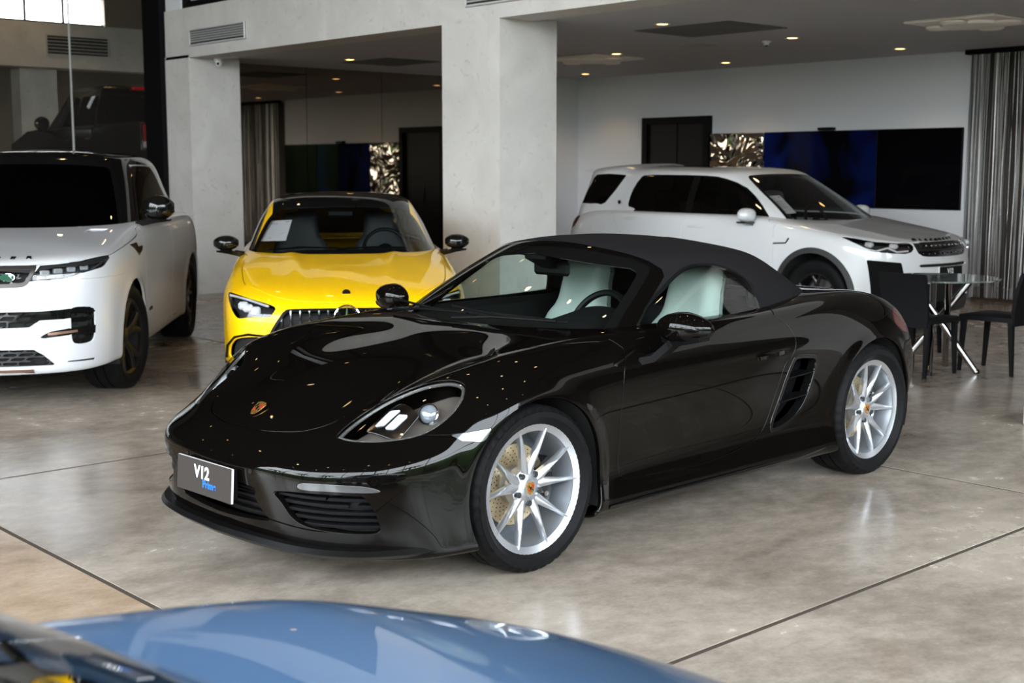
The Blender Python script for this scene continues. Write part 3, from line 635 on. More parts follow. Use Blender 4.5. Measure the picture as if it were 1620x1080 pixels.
# ------------------------------------------------------------------ the black roadster
PX = thing('convertible_car', 'black two-seat convertible sports car with a closed fabric roof and silver wheels', 'car', (3.4589, 4.5298, 0), .02639)
P_BLACK = paint('black_metallic_paint', (.0022, .0018, .0015), .0, .5, .0, 1.33)
M_SOFT = mat('soft_top_cloth', (.012, .0115, .013), .9, spec=.1); noise_mix(M_SOFT, (.006, .0057, .0066), (.012, .0113, .0125), 220, 3, .3, .7, None, .15)
M_LEATHER = mat('pale_leather', (.40, .44, .42), .5); M_DASH = mat('dash_vinyl', (.008, .008, .009), .6, spec=.2)
ARC = [(0, .338, .375), (2.475, .346, .385)]
def roadster():
    m = grid_mesh(surf(ROAD, 340, 170), True); m.V = flare(m.V, ARC); m.N = normals(m.V, m.T); m = arches(m, ARC)
    top = lambda z: (lambda V: z-V[:, 2]); low = lambda z: (lambda V: V[:, 2]-z)
    cab = [(.36, 0), (.42, .4), (.60, .655), (.9, .705), (1.3, .718), (1.7, .712), (2.0, .665), (2.25, .575), (2.5, .355), (2.66, 0)]; cab = cab+[(a, -b) for a, b in cab[-2:0:-1]]
    m = clip(m, NOT(region(cab, 'xy', 6, lim=top(.80))))
    parts = {}
    def take(nm, fn, g=.0):
        nonlocal m
        parts[nm] = clip(m, (lambda V: fn(V)+g) if g else fn); m = clip(m, (lambda V: g-fn(V)))
    nf = lambda V: V[:, 0]+.45
    bh = basis((-.55, .55, .62))
    HL = np.array([(-.691,.491,.604),(-.603,.503,.662),(-.480,.526,.720),(-.397,.601,.768),(-.348,.669,.791),(-.312,.717,.796),(-.292,.755,.785),(-.300,.778,.763),(-.330,.793,.727),(-.380,.793,.682),(-.443,.777,.640),(-.498,.753,.615),(-.557,.712,.599),(-.625,.646,.589),(-.679,.565,.588),(-.696,.514,.594)])
    take('headlight', region(HL, bh, 4, lim=lambda V: V[:, 0]+.2), .002)
    hood = [(-.803,0),(-.793,.155),(-.754,.295),(-.712,.365),(-.662,.412),(-.596,.430),(-.468,.464),(-.381,.490),(-.246,.515),(-.073,.579),(.085,.680),(.239,.732),(.40,.772),(.50,.788),(.535,.74),(.62,.66),(.7,.5),(.7,0)]
    take('hood', region(hood+[(a, -b) for a, b in hood[-2:0:-1]], 'xy', 5, lim=top(.52)), .003)
    take('drl', region([(.480,.439),(.533,.448),(.661,.447),(.711,.440),(.735,.426),(.711,.420),(.601,.422),(.492,.421)], 'yz', 5, lim=nf), .001)
    take('intake', region([(.356,.392),(.42,.405),(.502,.410),(.615,.412),(.691,.408),(.713,.375),(.727,.32),(.728,.272),(.684,.262),(.568,.268),(.480,.282),(.430,.312),(.392,.357)], 'yz', 4, lim=nf))
    take('centre_intake', region([(.313,.272),(.295,.300),(.249,.353),(.235,.395),(0,.40),(-.235,.395),(-.249,.353),(-.295,.300),(-.313,.272),(-.17,.258),(0,.252),(.17,.258)], 'yz', 4, lim=nf))
    take('marker', region([(-.414,.613),(-.354,.617),(-.262,.627),(-.290,.588),(-.31,.578),(-.381,.587)], 'xz', 0, lim=lambda V: .7-V[:, 1]), .001)
    VENT = [(1.726,.690),(1.769,.706),(1.851,.701),(1.912,.689),(1.937,.653),(1.926,.582),(1.890,.478),(1.832,.409),(1.745,.363),(1.631,.341),(1.604,.357),(1.611,.409),(1.654,.506),(1.688,.607)]
    sidey = lambda V: .6-V[:, 1]
    vf = region(VENT, 'xz', 4, lim=sidey); take('vent_frame', vf); vin = clip(parts['vent_frame'], lambda V: vf(V)+.016); parts['vent_frame'] = clip(parts['vent_frame'], lambda V: -.016-vf(V))
    DOOR = [(.575,.93),(.545,.85),(.50,.75),(.487,.60),(.495,.453),(.503,.32),(.56,.292),(.712,.285),(1.015,.278),(1.254,.291),(1.421,.317),(1.509,.345),(1.575,.411),(1.625,.552),(1.665,.672),(1.715,.715),(1.735,.76),(1.732,.805),(1.705,.857),(1.655,.903),(1.60,.96)]
    take('door', region(DOOR, 'xz', 3, lim=sidey), .0032)
    take('tail_lamp', region([(2.71,.79),(2.80,.85),(2.95,.83),(3.25,.77),(3.25,.71),(2.98,.71),(2.80,.735)], 'xz', 4, lim=lambda V: .45-V[:, 1]), .002)
    BUMP = [(-1.3,.0),(-.1,.0),(-.1,.612),(-.30,.607),(-.50,.612),(-.60,.62),(-.63,.70),(-1.3,.72)]
    take('front_bumper', region(BUMP, 'xz', 0), .0025)
    pb = lambda nm, mm, mt, **k: panel(nm, mm, mt, PX)
    pb('body_shell', both(rim(m, .02)), P_BLACK)
    hd = pb('hood', both(rim(parts['hood'], .015)), P_BLACK); fb = pb('front_bumper', both(rim(parts['front_bumper'], .03)), P_BLACK)
    crest(hd, frame((-.722, .0, .6435), (0, -1, 0), (.82, 0, .57)), .072)
    for s in (1, -1):
        f = (lambda q: q) if s > 0 else mirror
        d = pb('door', f(rim(parts['door'], .02)), P_BLACK)
        # handle: blade over a scooped recess
        p = PB(); rings = []
        for t in np.linspace(0, 1, 11):
            x = 1.43+.25*t; z = .722+.020*t+.004*math.sin(math.pi*t); hh = .011+.008*math.sin(math.pi*t**.6); dd = .012+.022*math.sin(math.pi*min(1, t*1.05))**.5 if 0 < t < 1 else .008; y = s*(.888+dd)
            rings.append([(x, s*.880, z+hh*.8), (x, y, z+hh*.5), (x, y, z-hh*.5), (x, s*.880, z-hh)])
        p.loft(rings).obj('door_handle', P_BLACK, d, ang=60)
        # headlamp: clear cover, dark bowl, projector and LED bars
        h = pb('headlight', f(rim(parts['headlight'], .006)), M_LENS)
        bowl = rim(shift(parts['headlight'], -.085), -.08); panel('lamp_bowl', f(bowl), mat('lamp_bowl_bronze', (.20, .175, .15), .35, .6), h)
        q0 = Vector((-.398, s*.682, .668)); dr = Vector((-.80, s*.38, .36)).normalized(); M0 = dr.to_track_quat('Z', 'Y').to_matrix().to_4x4(); M0.translation = q0
        p = PB(); p.M = M0; p.lathe([(.030, -.05), (.040, -.02), (.0415, .012), (.038, .014)], 28, caps=False); p.obj('projector_housing', M_LED, h)
        p = PB(); p.M = M0; p.lathe([(.0365, .008), (.034, .016), (.026, .024), (.014, .029), (0, .030)], 24); p.obj('projector_lens', mat('lens_bulb', (.35, .39, .44), .04, .5, 1), h)
        hp = parts['headlight']
        for k, poly in enumerate(([(-.575, .575), (-.51, .585), (-.49, .615), (-.555, .60)], [(-.56, .612), (-.50, .625), (-.48, .655), (-.54, .64)])):
            led = clip(shift(hp, -.026), region(poly, 'xy', 0)); panel('running_light', f(rim(led, .018, .002)), mat('led_white', (.80, .83, .87), .2, .5, 1, emit=(.9, .95, 1), es=.06), h)
        sh_ = clip(shift(hp, -.034), region([(-.60, .55), (-.46, .57), (-.45, .68), (-.55, .67)], 'xy', 0)); panel('lamp_shelf', f(rim(sh_, .008)), M_DARKCHROME, h)
        ring = clip(shift(hp, -.012), lambda V: -.012-region(HL, bh, 4)(V)); panel('lamp_bezel', f(rim(ring, .012)), mat('lamp_bezel_grey', (.10, .095, .09), .3, .4), h)
        l = pb('daytime_light', f(rim(parts['drl'], .004)), mat('drl_white', (.10, .105, .11), .12, .5, .6))
        pb('side_marker', f(rim(parts['marker'], .004)), mat('marker_clear', (.12, .125, .135), .12, .4, .7))
        b = pb('side_intake', f(rim(shift(parts['intake'], -.075), -.07)), mat('intake_black', (.006, .006, .007), .5))
        for k, z in enumerate((.283, .308, .334, .360, .386)):
            fin = clip(shift(parts['intake'], -.022-.004*(k % 2)), lambda V: np.abs(V[:, 2]-z)-.0045); panel('intake_fin', f(rim(fin, .035, .002)), M_SATIN, b)
        v = pb('side_vent', f(rim(shift(vin, -.09), -.085)), M_SATIN)
        panel('vent_frame', f(rim(shift(parts['vent_frame'], .004), .05, .004)), M_BLACK, v)
        for x0, z0, x1, z1 in ((1.70, .600, 1.915, .612), (1.655, .492, 1.885, .505)):
            PB().loft([[(x0, s*.80, z0), (x0, s*.868, z0-.004), (x0, s*.868, z0-.010), (x0, s*.80, z0-.016)], [(x1, s*.80, z1), (x1, s*.868, z1-.004), (x1, s*.868, z1-.010), (x1, s*.80, z1-.016)]]).obj('vent_blade', M_SATIN, v)
        pb('tail_light', f(rim(parts['tail_lamp'], .01)), mat('tail_light_red', (.09, .007, .006), .08, 0, .8))
        # exterior mirror
        c = Vector((.775, s*.985, .925)); mr = PB(); rings = []
        for j in range(13):
            t = j/12; y = -.13+.26*t; k = math.sin(math.pi*min(max(t*.94+.03, 0), 1))**.55; dx = .095*k; hz = .074*k*(1-.15*t); ox = .03*(t-.5)
            rings.append([(c.x+ox+(-dx if math.cos(a) < 0 else dx*.35)*abs(math.cos(a))**.8, c.y+s*y, c.z+.004+hz*math.copysign(abs(math.sin(a))**.8, math.sin(a))) for a in np.linspace(0, 2*math.pi, 20, endpoint=False)])
        mo = mr.loft(rings).obj('wing_mirror', P_BLACK, PX, ang=60)
        PB().loft([[(c.x-.068+ .0, c.y-s*.09, c.z-.022), (c.x+.03, c.y-s*.09, c.z-.022), (c.x+.03, c.y-s*.09, c.z-.066), (c.x-.05, c.y-s*.09, c.z-.062)], [(c.x-.082, c.y, c.z-.030), (c.x+.034, c.y, c.z-.030), (c.x+.034, c.y, c.z-.066), (c.x-.06, c.y, c.z-.070)], [(c.x-.05, c.y+s*.10, c.z-.026), (c.x+.03, c.y+s*.10, c.z-.026), (c.x+.03, c.y+s*.10, c.z-.044), (c.x-.04, c.y+s*.10, c.z-.046)]]).obj('mirror_lower_shell', M_SATIN, mo, ang=30)
        PB().loft([[(.60, s*.845, .800), (.72, s*.852, .812), (.71, s*.862, .782), (.61, s*.866, .772)], [(.645, s*.90, .815), (.745, s*.90, .838), (.745, s*.905, .800), (.66, s*.905, .785)], [(.70, s*.935, .868), (.80, s*.935, .880), (.80, s*.94, .850), (.715, s*.94, .838)], [(.71, s*.955, .895), (.81, s*.955, .895), (.81, s*.965, .87), (.72, s*.965, .862)]]).obj('mirror_arm', M_SATIN, mo, ang=30)
    ci = pb('centre_intake', both(rim(shift(parts['centre_intake'], -.06), -.055)), mat('intake_black', (.006, .006, .007), .5))
    for z in (.285, .315, .345, .375): panel('intake_fin', both(rim(clip(shift(parts['centre_intake'], -.03), lambda V: np.abs(V[:, 2]-z)-.004), .02, .002)), M_SATIN, ci)
    for y, z, x in ((-.672, .474, -.7475), (-.23, .454, -.9115), (.672, .474, -.7475), (.23, .454, -.9115)):
        p = PB(); n = Vector((-.8, y*.9, .05)).normalized(); p.cyl(Vector((x, y, z))-n*.004, Vector((x, y, z))+n*.0015, .0095, 16); p.obj('parking_sensor', P_BLACK, fb)
    plate(PX, frame((-.957, .034, .389), (0, -1, 0), (0.06, 0, 1)), .40, .136)
    PB().box((-.953, -.15, .33), (-.915, .22, .448), .004).obj('plate_bracket', M_SATIN, PX)
    # ---- greenhouse
    g = grid_mesh(surf(ROOF, 240, 120), True)
    xl = lambda V: V[:, 0]-np.interp(V[:, 2], [.80, .854, .984, 1.11, 1.143, 1.175, 1.207, 1.235, 1.26], [.66, .703, .865, 1.058, 1.082, 1.068, 1.03, .985, .975])
    fr, so = split(g, xl)
    WS = [(.700,.80),(.684,.858),(.668,.918),(.631,1.011),(.587,1.099),(.562,1.138),(.525,1.163),(.449,1.188),(.232,1.222),(0,1.230)]; WS = WS+[(-a, b) for a, b in WS[-2::-1]]+[(-.5, .78), (.5, .78)]
    wf = region(WS, 'yz', 3); ws, frm = split(fr, wf)
    pb('windshield_frame', both(rim(clip(frm, low(1.6)), .03, .004)), P_BLACK)
    bord = OR(lambda V: -.024-wf(V), lambda V: 1.198-.12*np.abs(V[:, 1])**1.5*1.6-V[:, 2])
    gl, bd = clip(ws, lambda V: np.maximum(wf(V)+.024, V[:, 2]-(1.200-.075*np.abs(V[:, 1])-.06*V[:, 1]**2))), clip(ws, lambda V: np.minimum(-.024-wf(V), 9) if 0 else -np.maximum(wf(V)+.024, V[:, 2]-(1.200-.075*np.abs(V[:, 1])-.06*V[:, 1]**2)))
    w_ = pb('windshield', both(gl), G_CLEAR); panel('windshield_border', both(rim(bd, .004)), M_BLACK, w_)
    SW = [(.66,.80),(.715,.86),(.80,.935),(.891,1.007),(1.007,1.066),(1.085,1.107),(1.177,1.144),(1.268,1.160),(1.387,1.156),(1.522,1.122),(1.609,1.076),(1.653,1.021),(1.672,.932),(1.672,.80)]
    sf = region(SW, 'xz', 3, lim=lambda V: .4-V[:, 1]); sw, so = split(so, sf); fr2 = None
    for s in (1, -1):
        f = (lambda q: q) if s > 0 else mirror
        q = pb('side_window', f(clip(sw, AND(lambda V: sf(V)+.010, lambda V: .80-V[:, 0]))), G_CLEAR)
        panel('window_seal', f(rim(clip(sw, NOT(AND(lambda V: sf(V)+.010, lambda V: .80-V[:, 0]))), .012)), M_SATIN, q)
    st = pb('soft_top', both(rim(clip(so, lambda V: .87-V[:, 2]), .012, .004)), M_SOFT)
    # ---- cabin
    PB().box((.25, -.70, .16), (2.5, .70, .30)).obj('floor_pan', M_DARK, PX)
    PB().box((-.65, -.45, .14), (.5, .45, .60)).obj('front_bay', M_DARK, PX); PB().box((2.0, -.5, .2), (3.15, .5, .75)).obj('engine_bay', M_DARK, PX)
    rings = []
    for x, z, b in ((.30, .80, .60), (.40, .865, .63), (.52, .895, .66), (.70, .905, .69), (.84, .89, .70), (.90, .84, .70), (.90, .60, .70), (.40, .55, .65)): rings.append([(x, -b, z-.03), (x, -b*.6, z), (x, 0, z+.004), (x, b*.6, z), (x, b, z-.03)])
    PB().loft(rings, False).obj('dashboard', M_DASH, PX, ang=60)
    rings = [[(.60+.33*t, -.37+.20*math.cos(a)*(1-.25*(1-t)), .885+(.005+.075*t**.7)*math.sin(a)) for a in np.linspace(0, math.pi, 15)] for t in np.linspace(0, 1, 8)]
    PB().loft(rings, False).obj('instrument_hood', M_DASH, PX, ang=60)
    PB().box((.88, -.16, .32), (1.9, .16, .66), .05).obj('centre_console', M_DASH, PX)
    for s in (-1, 1):
        seat(PX, 1.62, s*.37, 1.125, M_LEATHER)
        dp = PB().box((.62, s*.70-.035, .30), (1.72, s*.70+.035, .905), .03).obj('door_card', M_DASH, PX)
        PB().box((.80, s*.66-.02, .60), (1.66, s*.66+.02, .70), .012).obj('door_card_panel', M_LEATHER, dp); PB().box((.95, s*.63-.03, .70), (1.6, s*.63+.03, .745), .015).obj('arm_rest', M_DASH, dp)
        PB().tube([(1.93, s*.50, .85), (1.93, s*.48, 1.0), (1.93, s*.40, 1.06), (1.93, s*.28, 1.06), (1.93, s*.18, 1.0), (1.93, s*.16, .85)], .028, 8).obj('roll_hoop', M_SATIN, PX)
    PB().box((1.85, -.66, .30), (1.97, .66, .90), .03).obj('rear_bulkhead', M_DASH, PX)
    steering(PX, (.90, -.37, .865), .175, .42)
    p = PB(); p.box((.955, -.115, 1.085), (.985, .125, 1.155), .014); mi = p.obj('rear_view_mirror', M_SATIN, PX); PB().loft([[(.86, -.06, 1.20), (.86, .08, 1.20), (.86, .08, 1.17), (.86, -.06, 1.17)], [(.95, -.04, 1.16), (.95, .05, 1.16), (.95, .05, 1.12), (.95, -.04, 1.12)]]).obj('mirror_stem', M_SATIN, mi)
    # wipers
    for y0, y1, x0, x1 in ((.50, -.02, .40, .355), (.02, -.55, .355, .40)):
        w2 = PB().tube([(x0-.02, y0, .925), (.37, (y0+y1)/2+.05, .945), (x1+.03, y1, .948)], [.008, .006, .005], 8).obj('wiper_arm', M_SATIN, PX)
        PB().tube([(x0+.07, y0+.10, .965), (.40, (y0+y1)/2, .948), (x1+.045, y1-.06, .945)], .006, 6).obj('wiper_blade', M_SATIN, w2)
    lp = spl([(-.938,0),(-.918,.29),(-.872,.52),(-.775,.685),(-.64,.785),(-.50,.842),(-.40,.862)], 5); lp = np.vstack([lp[::-1], lp[1:]*(1, -1)])
    PB().loft([[(x, y, .186), (x+.012, y*.99, .204), (x+.10, y*.90, .212), (x+.10, y*.90, .165), (x+.02, y*.98, .168)] for x, y in lp]).obj('front_lip', mat('lip_black', (.0035, .0035, .0035), .3, spec=.15), PX, ang=40)
    # side sill blade
    for s in (-1, 1): PB().loft([[(x, s*(.872+b), z), (x, s*(.895+b), z-.006), (x, s*(.885+b), z-.020), (x, s*(.84+b), z-.022)] for x, z, b in ((.42, .205, -.01), (.7, .205, .0), (1.3, .205, .0), (1.8, .208, .002), (2.05, .225, .0))]).obj('sill_blade', M_BLACK, PX)
    liners(PX, ARC, .55, .86)
    for x, z, ro, rr, wd, yy in ((0, .338, .338, .2684, .235, .7575), (2.475, .347, .347, .2684, .265, .765)):
        for s in (-1, 1): wheel10(PX, x, s*yy, z, ro, rr, wd, s, .0 if x == 0 else .12, .165)
roadster()
# ------------------------------------------------------------------ large white SUV: control belts
SX = [0, .35, .8, 1.3, 1.9, 2.5, 3.0, 3.4]
SUV = [
 belt([(-.80,0,.27),(-.79,.33,.27),(-.75,.58,.27),(-.67,.76,.27),(-.52,.85,.28),(-.3,.88,.28)], SX, .88, .27, [(3.65,.75,.33),(3.8,.55,.33),(3.85,.3,.33),(3.85,0,.33)]),
 belt([(-.905,0,.235),(-.89,.33,.235),(-.84,.62,.24),(-.745,.81,.25),(-.58,.925,.265),(-.33,.975,.28)], SX, [.985,.985,.965,.965,.965,.97,.985,.985], [.27,.265,.26,.26,.26,.26,.27,.29], [(3.72,.88,.33),(3.92,.66,.34),(3.97,.34,.34),(3.98,0,.34)]),
 belt([(-.925,0,.33),(-.91,.35,.33),(-.86,.64,.335),(-.765,.83,.34),(-.60,.945,.35),(-.34,.995,.36)], SX, [1.01,1.01,.995,.99,.99,.995,1.01,1.005], [.37,.36,.35,.35,.35,.355,.37,.40], [(3.74,.895,.42),(3.94,.68,.43),(4.0,.35,.43),(4.01,0,.43)]),
 belt([(-.935,0,.50),(-.92,.35,.50),(-.87,.65,.50),(-.775,.84,.505),(-.61,.955,.51),(-.35,1.0,.52)], SX, [1.015,1.012,1.0,.995,.995,1.0,1.015,1.01], .53, [(3.74,.90,.56),(3.94,.68,.57),(4.0,.35,.57),(4.01,0,.57)]),
 belt([(-.935,0,.69),(-.92,.35,.69),(-.87,.65,.695),(-.775,.84,.70),(-.61,.955,.71),(-.35,1.0,.72)], SX, [1.02,1.018,1.01,1.008,1.008,1.01,1.018,1.012], .73, [(3.74,.90,.74),(3.94,.68,.75),(4.0,.35,.75),(4.01,0,.75)]),
 belt([(-.925,0,.84),(-.91,.35,.84),(-.86,.65,.85),(-.765,.84,.86),(-.60,.955,.88),(-.345,1.0,.895)], SX, [1.018,1.018,1.015,1.015,1.015,1.015,1.018,1.008], [.905,.91,.92,.925,.93,.935,.935,.93], [(3.72,.895,.92),(3.92,.68,.92),(3.98,.35,.92),(3.99,0,.92)]),
 belt([(-.905,0,.945),(-.89,.35,.95),(-.835,.64,.962),(-.735,.825,.978),(-.58,.93,.995),(-.335,.98,1.012)], SX, [1.0,1.003,1.003,1.003,1.003,1.003,1.003,.985], [1.03,1.045,1.065,1.075,1.085,1.09,1.09,1.08], [(3.70,.87,1.06),(3.88,.67,1.05),(3.94,.34,1.05),(3.95,0,1.05)]),
 belt([(-.84,0,.995),(-.825,.34,1.0),(-.765,.60,1.012),(-.665,.755,1.028),(-.515,.84,1.045),(-.30,.88,1.065)], SX, [.905,.93,.955,.96,.96,.955,.95,.92], [1.09,1.125,1.165,1.175,1.18,1.185,1.185,1.175], [(3.63,.80,1.16),(3.80,.62,1.15),(3.86,.32,1.15),(3.87,0,1.15)]),
 belt([(-.70,0,1.022),(-.68,.28,1.027),(-.62,.48,1.04),(-.52,.59,1.055),(-.38,.64,1.075),(-.19,.67,1.095)], [.07,.4]+SX[2:], [.70,.74,.80,.80,.80,.80,.80,.76], [1.12,1.155,1.19,1.20,1.20,1.20,1.20,1.19], [(3.5,.62,1.18),(3.62,.48,1.17),(3.68,.25,1.17),(3.69,0,1.17)]),
 belt([(-.52,0,1.05),(-.49,.16,1.054),(-.43,.27,1.062),(-.34,.33,1.078),(-.20,.36,1.097),(-.05,.38,1.115)], [.18,.45]+SX[2:], [.40,.43,.45,.45,.45,.45,.45,.42], [1.138,1.162,1.19,1.2,1.2,1.2,1.2,1.19], [(3.4,.34,1.18),(3.47,.26,1.175),(3.5,.14,1.17),(3.51,0,1.17)]),
 belt([(-.36,0,1.072),(-.32,0,1.077),(-.25,0,1.087),(-.16,0,1.10),(-.05,0,1.113),(.08,0,1.127)], [.27,.5]+SX[2:], 0, [1.147,1.167,1.19,1.2,1.2,1.2,1.2,1.19], [(3.33,0,1.18),(3.36,0,1.175),(3.38,0,1.17),(3.39,0,1.17)]),
]
SUVTOP = [
 [(.36,0,1.09),(.38,.34,1.09),(.45,.62,1.09),(.58,.81,1.09),(.80,.90,1.10),(1.2,.925,1.11),(1.8,.93,1.12),(2.4,.925,1.12),(2.9,.905,1.12),(3.3,.86,1.12),(3.60,.70,1.12),(3.72,.38,1.12),(3.75,0,1.12)],
 [(.56,0,1.24),(.58,.33,1.24),(.65,.60,1.24),(.77,.77,1.24),(.95,.85,1.24),(1.28,.88,1.24),(1.8,.885,1.24),(2.4,.88,1.24),(2.88,.86,1.24),(3.25,.81,1.24),(3.53,.66,1.24),(3.65,.36,1.24),(3.68,0,1.24)],
 [(.90,0,1.47),(.92,.31,1.47),(.975,.56,1.465),(1.07,.70,1.455),(1.2,.775,1.45),(1.45,.80,1.45),(1.85,.81,1.455),(2.4,.805,1.45),(2.82,.785,1.44),(3.13,.735,1.43),(3.38,.60,1.42),(3.50,.33,1.43),(3.53,0,1.43)],
 [(1.20,0,1.675),(1.215,.29,1.673),(1.26,.52,1.663),(1.34,.64,1.65),(1.44,.69,1.642),(1.62,.715,1.645),(1.92,.725,1.655),(2.4,.72,1.658),(2.82,.705,1.645),(3.13,.665,1.625),(3.36,.55,1.605),(3.46,.31,1.61),(3.48,0,1.615)],
 [(1.36,0,1.732),(1.37,.26,1.73),(1.40,.45,1.725),(1.46,.55,1.715),(1.55,.59,1.71),(1.70,.605,1.715),(1.97,.61,1.72),(2.4,.605,1.728),(2.74,.59,1.722),(3.02,.55,1.708),(3.2,.45,1.692),(3.3,.25,1.69),(3.33,0,1.69)],
 [(1.58,0,1.755),(1.59,.15,1.755),(1.61,.25,1.754),(1.65,.3,1.752),(1.72,.32,1.75),(1.84,.33,1.752),(2.05,.33,1.755),(2.4,.33,1.758),(2.65,.32,1.752),(2.85,.3,1.742),(3.0,.24,1.734),(3.06,.13,1.73),(3.08,0,1.73)],
 [(1.75,0,1.765),(1.77,0,1.765),(1.79,0,1.765),(1.82,0,1.765),(1.87,0,1.765),(1.95,0,1.766),(2.1,0,1.766),(2.35,0,1.757),(2.5,0,1.748),(2.6,0,1.74),(2.66,0,1.736),(2.7,0,1.732),(2.72,0,1.73)],
]

def morph(net, fx, fy, fz, cv=0.):
    C = np.array(net, float); x, y, z = C[..., 0].copy(), C[..., 1].copy(), C[..., 2].copy()
    C[..., 0], C[..., 1], C[..., 2] = fx(x, z)+cv*y*y*np.clip(-x/.9, 0, 1), y*fy, fz(x, z); return C
_dx = lambda x, z: np.where(x < 0, x*.965, x*.9146+.09*np.clip((x-2.9)/.8, 0, 1))
DISCO = morph(SUV, _dx, .935, lambda x, z: z*.955-.048*np.clip((.6-x)/1.4, 0, 1)*np.clip((z-.5)/.4, 0, 1), .20)
DISCOTOP = morph(SUVTOP, lambda x, z: x*.9146+np.clip((x-1.9)/1.6, 0, 1)*(.06+.30*np.clip((z-1.15)/.5, 0, 1)), .935, lambda x, z: z*.955-.05*np.clip((z-1.2)/.45, 0, 1)+.03*np.clip((x-2.0)/1.2, 0, 1)*(z > 1.5))
_r = [[(3.1,.85,1.07),(3.45,.80,1.07),(3.58,.4,1.07),(3.6,0,1.07)],[(3.1,.82,1.19),(3.43,.77,1.19),(3.55,.4,1.19),(3.57,0,1.19)],[(3.05,.755,1.39),(3.38,.70,1.39),(3.5,.38,1.39),(3.52,0,1.39)],[(3.0,.69,1.555),(3.36,.64,1.55),(3.5,.36,1.55),(3.52,0,1.55)],[(2.95,.6,1.635),(3.32,.56,1.615),(3.48,.32,1.612),(3.5,0,1.612)],[(2.85,.35,1.665),(3.1,.33,1.65),(3.25,.2,1.645),(3.27,0,1.645)],[(2.7,0,1.672),(2.85,0,1.668),(2.95,0,1.662),(3.0,0,1.66)]]
for _i in range(7): DISCOTOP[_i, 9:13] = _r[_i]
for _i, _d in enumerate((.12, .09, .06, .02)): DISCOTOP[_i, 0:4, 0] -= _d
# ------------------------------------------------------------------ low four-door coupe: control belts
CX = [0, .35, .8, 1.3, 1.9, 2.5, 2.9, 3.2]
COUPE = [
 belt([(-.74,0,.18),(-.73,.28,.18),(-.69,.50,.18),(-.61,.66,.18),(-.47,.75,.18),(-.28,.78,.18)], CX, .78, .18, [(3.4,.65,.25),(3.55,.5,.25),(3.6,.25,.25),(3.6,0,.25)]),
 belt([(-.835,0,.17),(-.82,.30,.17),(-.775,.56,.17),(-.685,.725,.172),(-.53,.83,.175),(-.3,.875,.18)], CX, [.885,.885,.865,.865,.865,.87,.885,.88], .19, [(3.5,.78,.26),(3.68,.60,.26),(3.75,.3,.26),(3.76,0,.26)]),
 belt([(-.855,0,.24),(-.84,.31,.24),(-.79,.57,.24),(-.70,.74,.24),(-.545,.845,.245),(-.31,.89,.25)], CX, [.90,.90,.885,.882,.882,.888,.90,.893], .26, [(3.52,.80,.33),(3.71,.61,.33),(3.78,.31,.33),(3.79,0,.33)]),
 belt([(-.868,0,.36),(-.853,.31,.36),(-.805,.575,.36),(-.715,.745,.362),(-.555,.85,.368),(-.315,.892,.375)], CX, [.902,.898,.88,.878,.878,.885,.902,.895], .40, [(3.53,.80,.45),(3.73,.62,.45),(3.8,.31,.45),(3.81,0,.45)]),
 belt([(-.868,0,.49),(-.853,.31,.49),(-.805,.575,.492),(-.715,.745,.497),(-.555,.85,.508),(-.315,.892,.52)], CX, [.905,.90,.888,.886,.886,.892,.907,.897], .54, [(3.54,.80,.58),(3.74,.62,.58),(3.81,.31,.58),(3.82,0,.58)]),
 belt([(-.848,0,.60),(-.833,.31,.60),(-.783,.57,.605),(-.69,.735,.615),(-.53,.842,.632),(-.30,.888,.65)], CX, [.908,.905,.90,.90,.90,.905,.91,.897], [.665,.68,.70,.71,.72,.73,.74,.74], [(3.54,.795,.74),(3.74,.61,.74),(3.81,.31,.74),(3.82,0,.74)]),
 belt([(-.79,0,.665),(-.775,.30,.667),(-.722,.535,.675),(-.63,.685,.69),(-.475,.785,.715),(-.265,.84,.745)], CX, [.872,.88,.885,.888,.89,.892,.885,.86], [.775,.805,.83,.845,.855,.865,.87,.865], [(3.48,.75,.86),(3.66,.57,.86),(3.73,.29,.86),(3.74,0,.86)]),
 belt([(-.70,0,.715),(-.683,.26,.718),(-.63,.46,.727),(-.54,.585,.745),(-.395,.665,.772),(-.20,.715,.805)], CX, [.765,.80,.83,.838,.84,.835,.81,.775], [.842,.878,.905,.918,.925,.93,.935,.935], [(3.4,.66,.93),(3.56,.5,.925),(3.63,.25,.925),(3.64,0,.925)]),
 belt([(-.55,0,.762),(-.53,.20,.765),(-.48,.34,.773),(-.395,.43,.79),(-.26,.49,.815),(-.08,.52,.845)], [.12,.42]+CX[2:], [.56,.62,.70,.72,.72,.70,.66,.62], [.878,.915,.94,.945,.945,.95,.955,.955], [(3.32,.50,.95),(3.45,.38,.945),(3.5,.2,.945),(3.51,0,.945)]),
 belt([(-.36,0,.808),(-.34,.12,.81),(-.29,.20,.817),(-.21,.25,.83),(-.09,.28,.85),(.06,.30,.873)], [.22,.46]+CX[2:], [.32,.35,.4,.4,.4,.4,.38,.35], [.897,.927,.945,.95,.95,.955,.96,.96], [(3.25,.28,.955),(3.33,.2,.95),(3.37,.1,.95),(3.38,0,.95)]),
 belt([(-.22,0,.838),(-.2,0,.842),(-.15,0,.85),(-.08,0,.86),(.02,0,.875),(.14,0,.89)], [.28,.5]+CX[2:], 0, [.907,.932,.945,.95,.95,.955,.96,.96], [(3.22,0,.955),(3.25,0,.952),(3.28,0,.95),(3.3,0,.95)]),
]
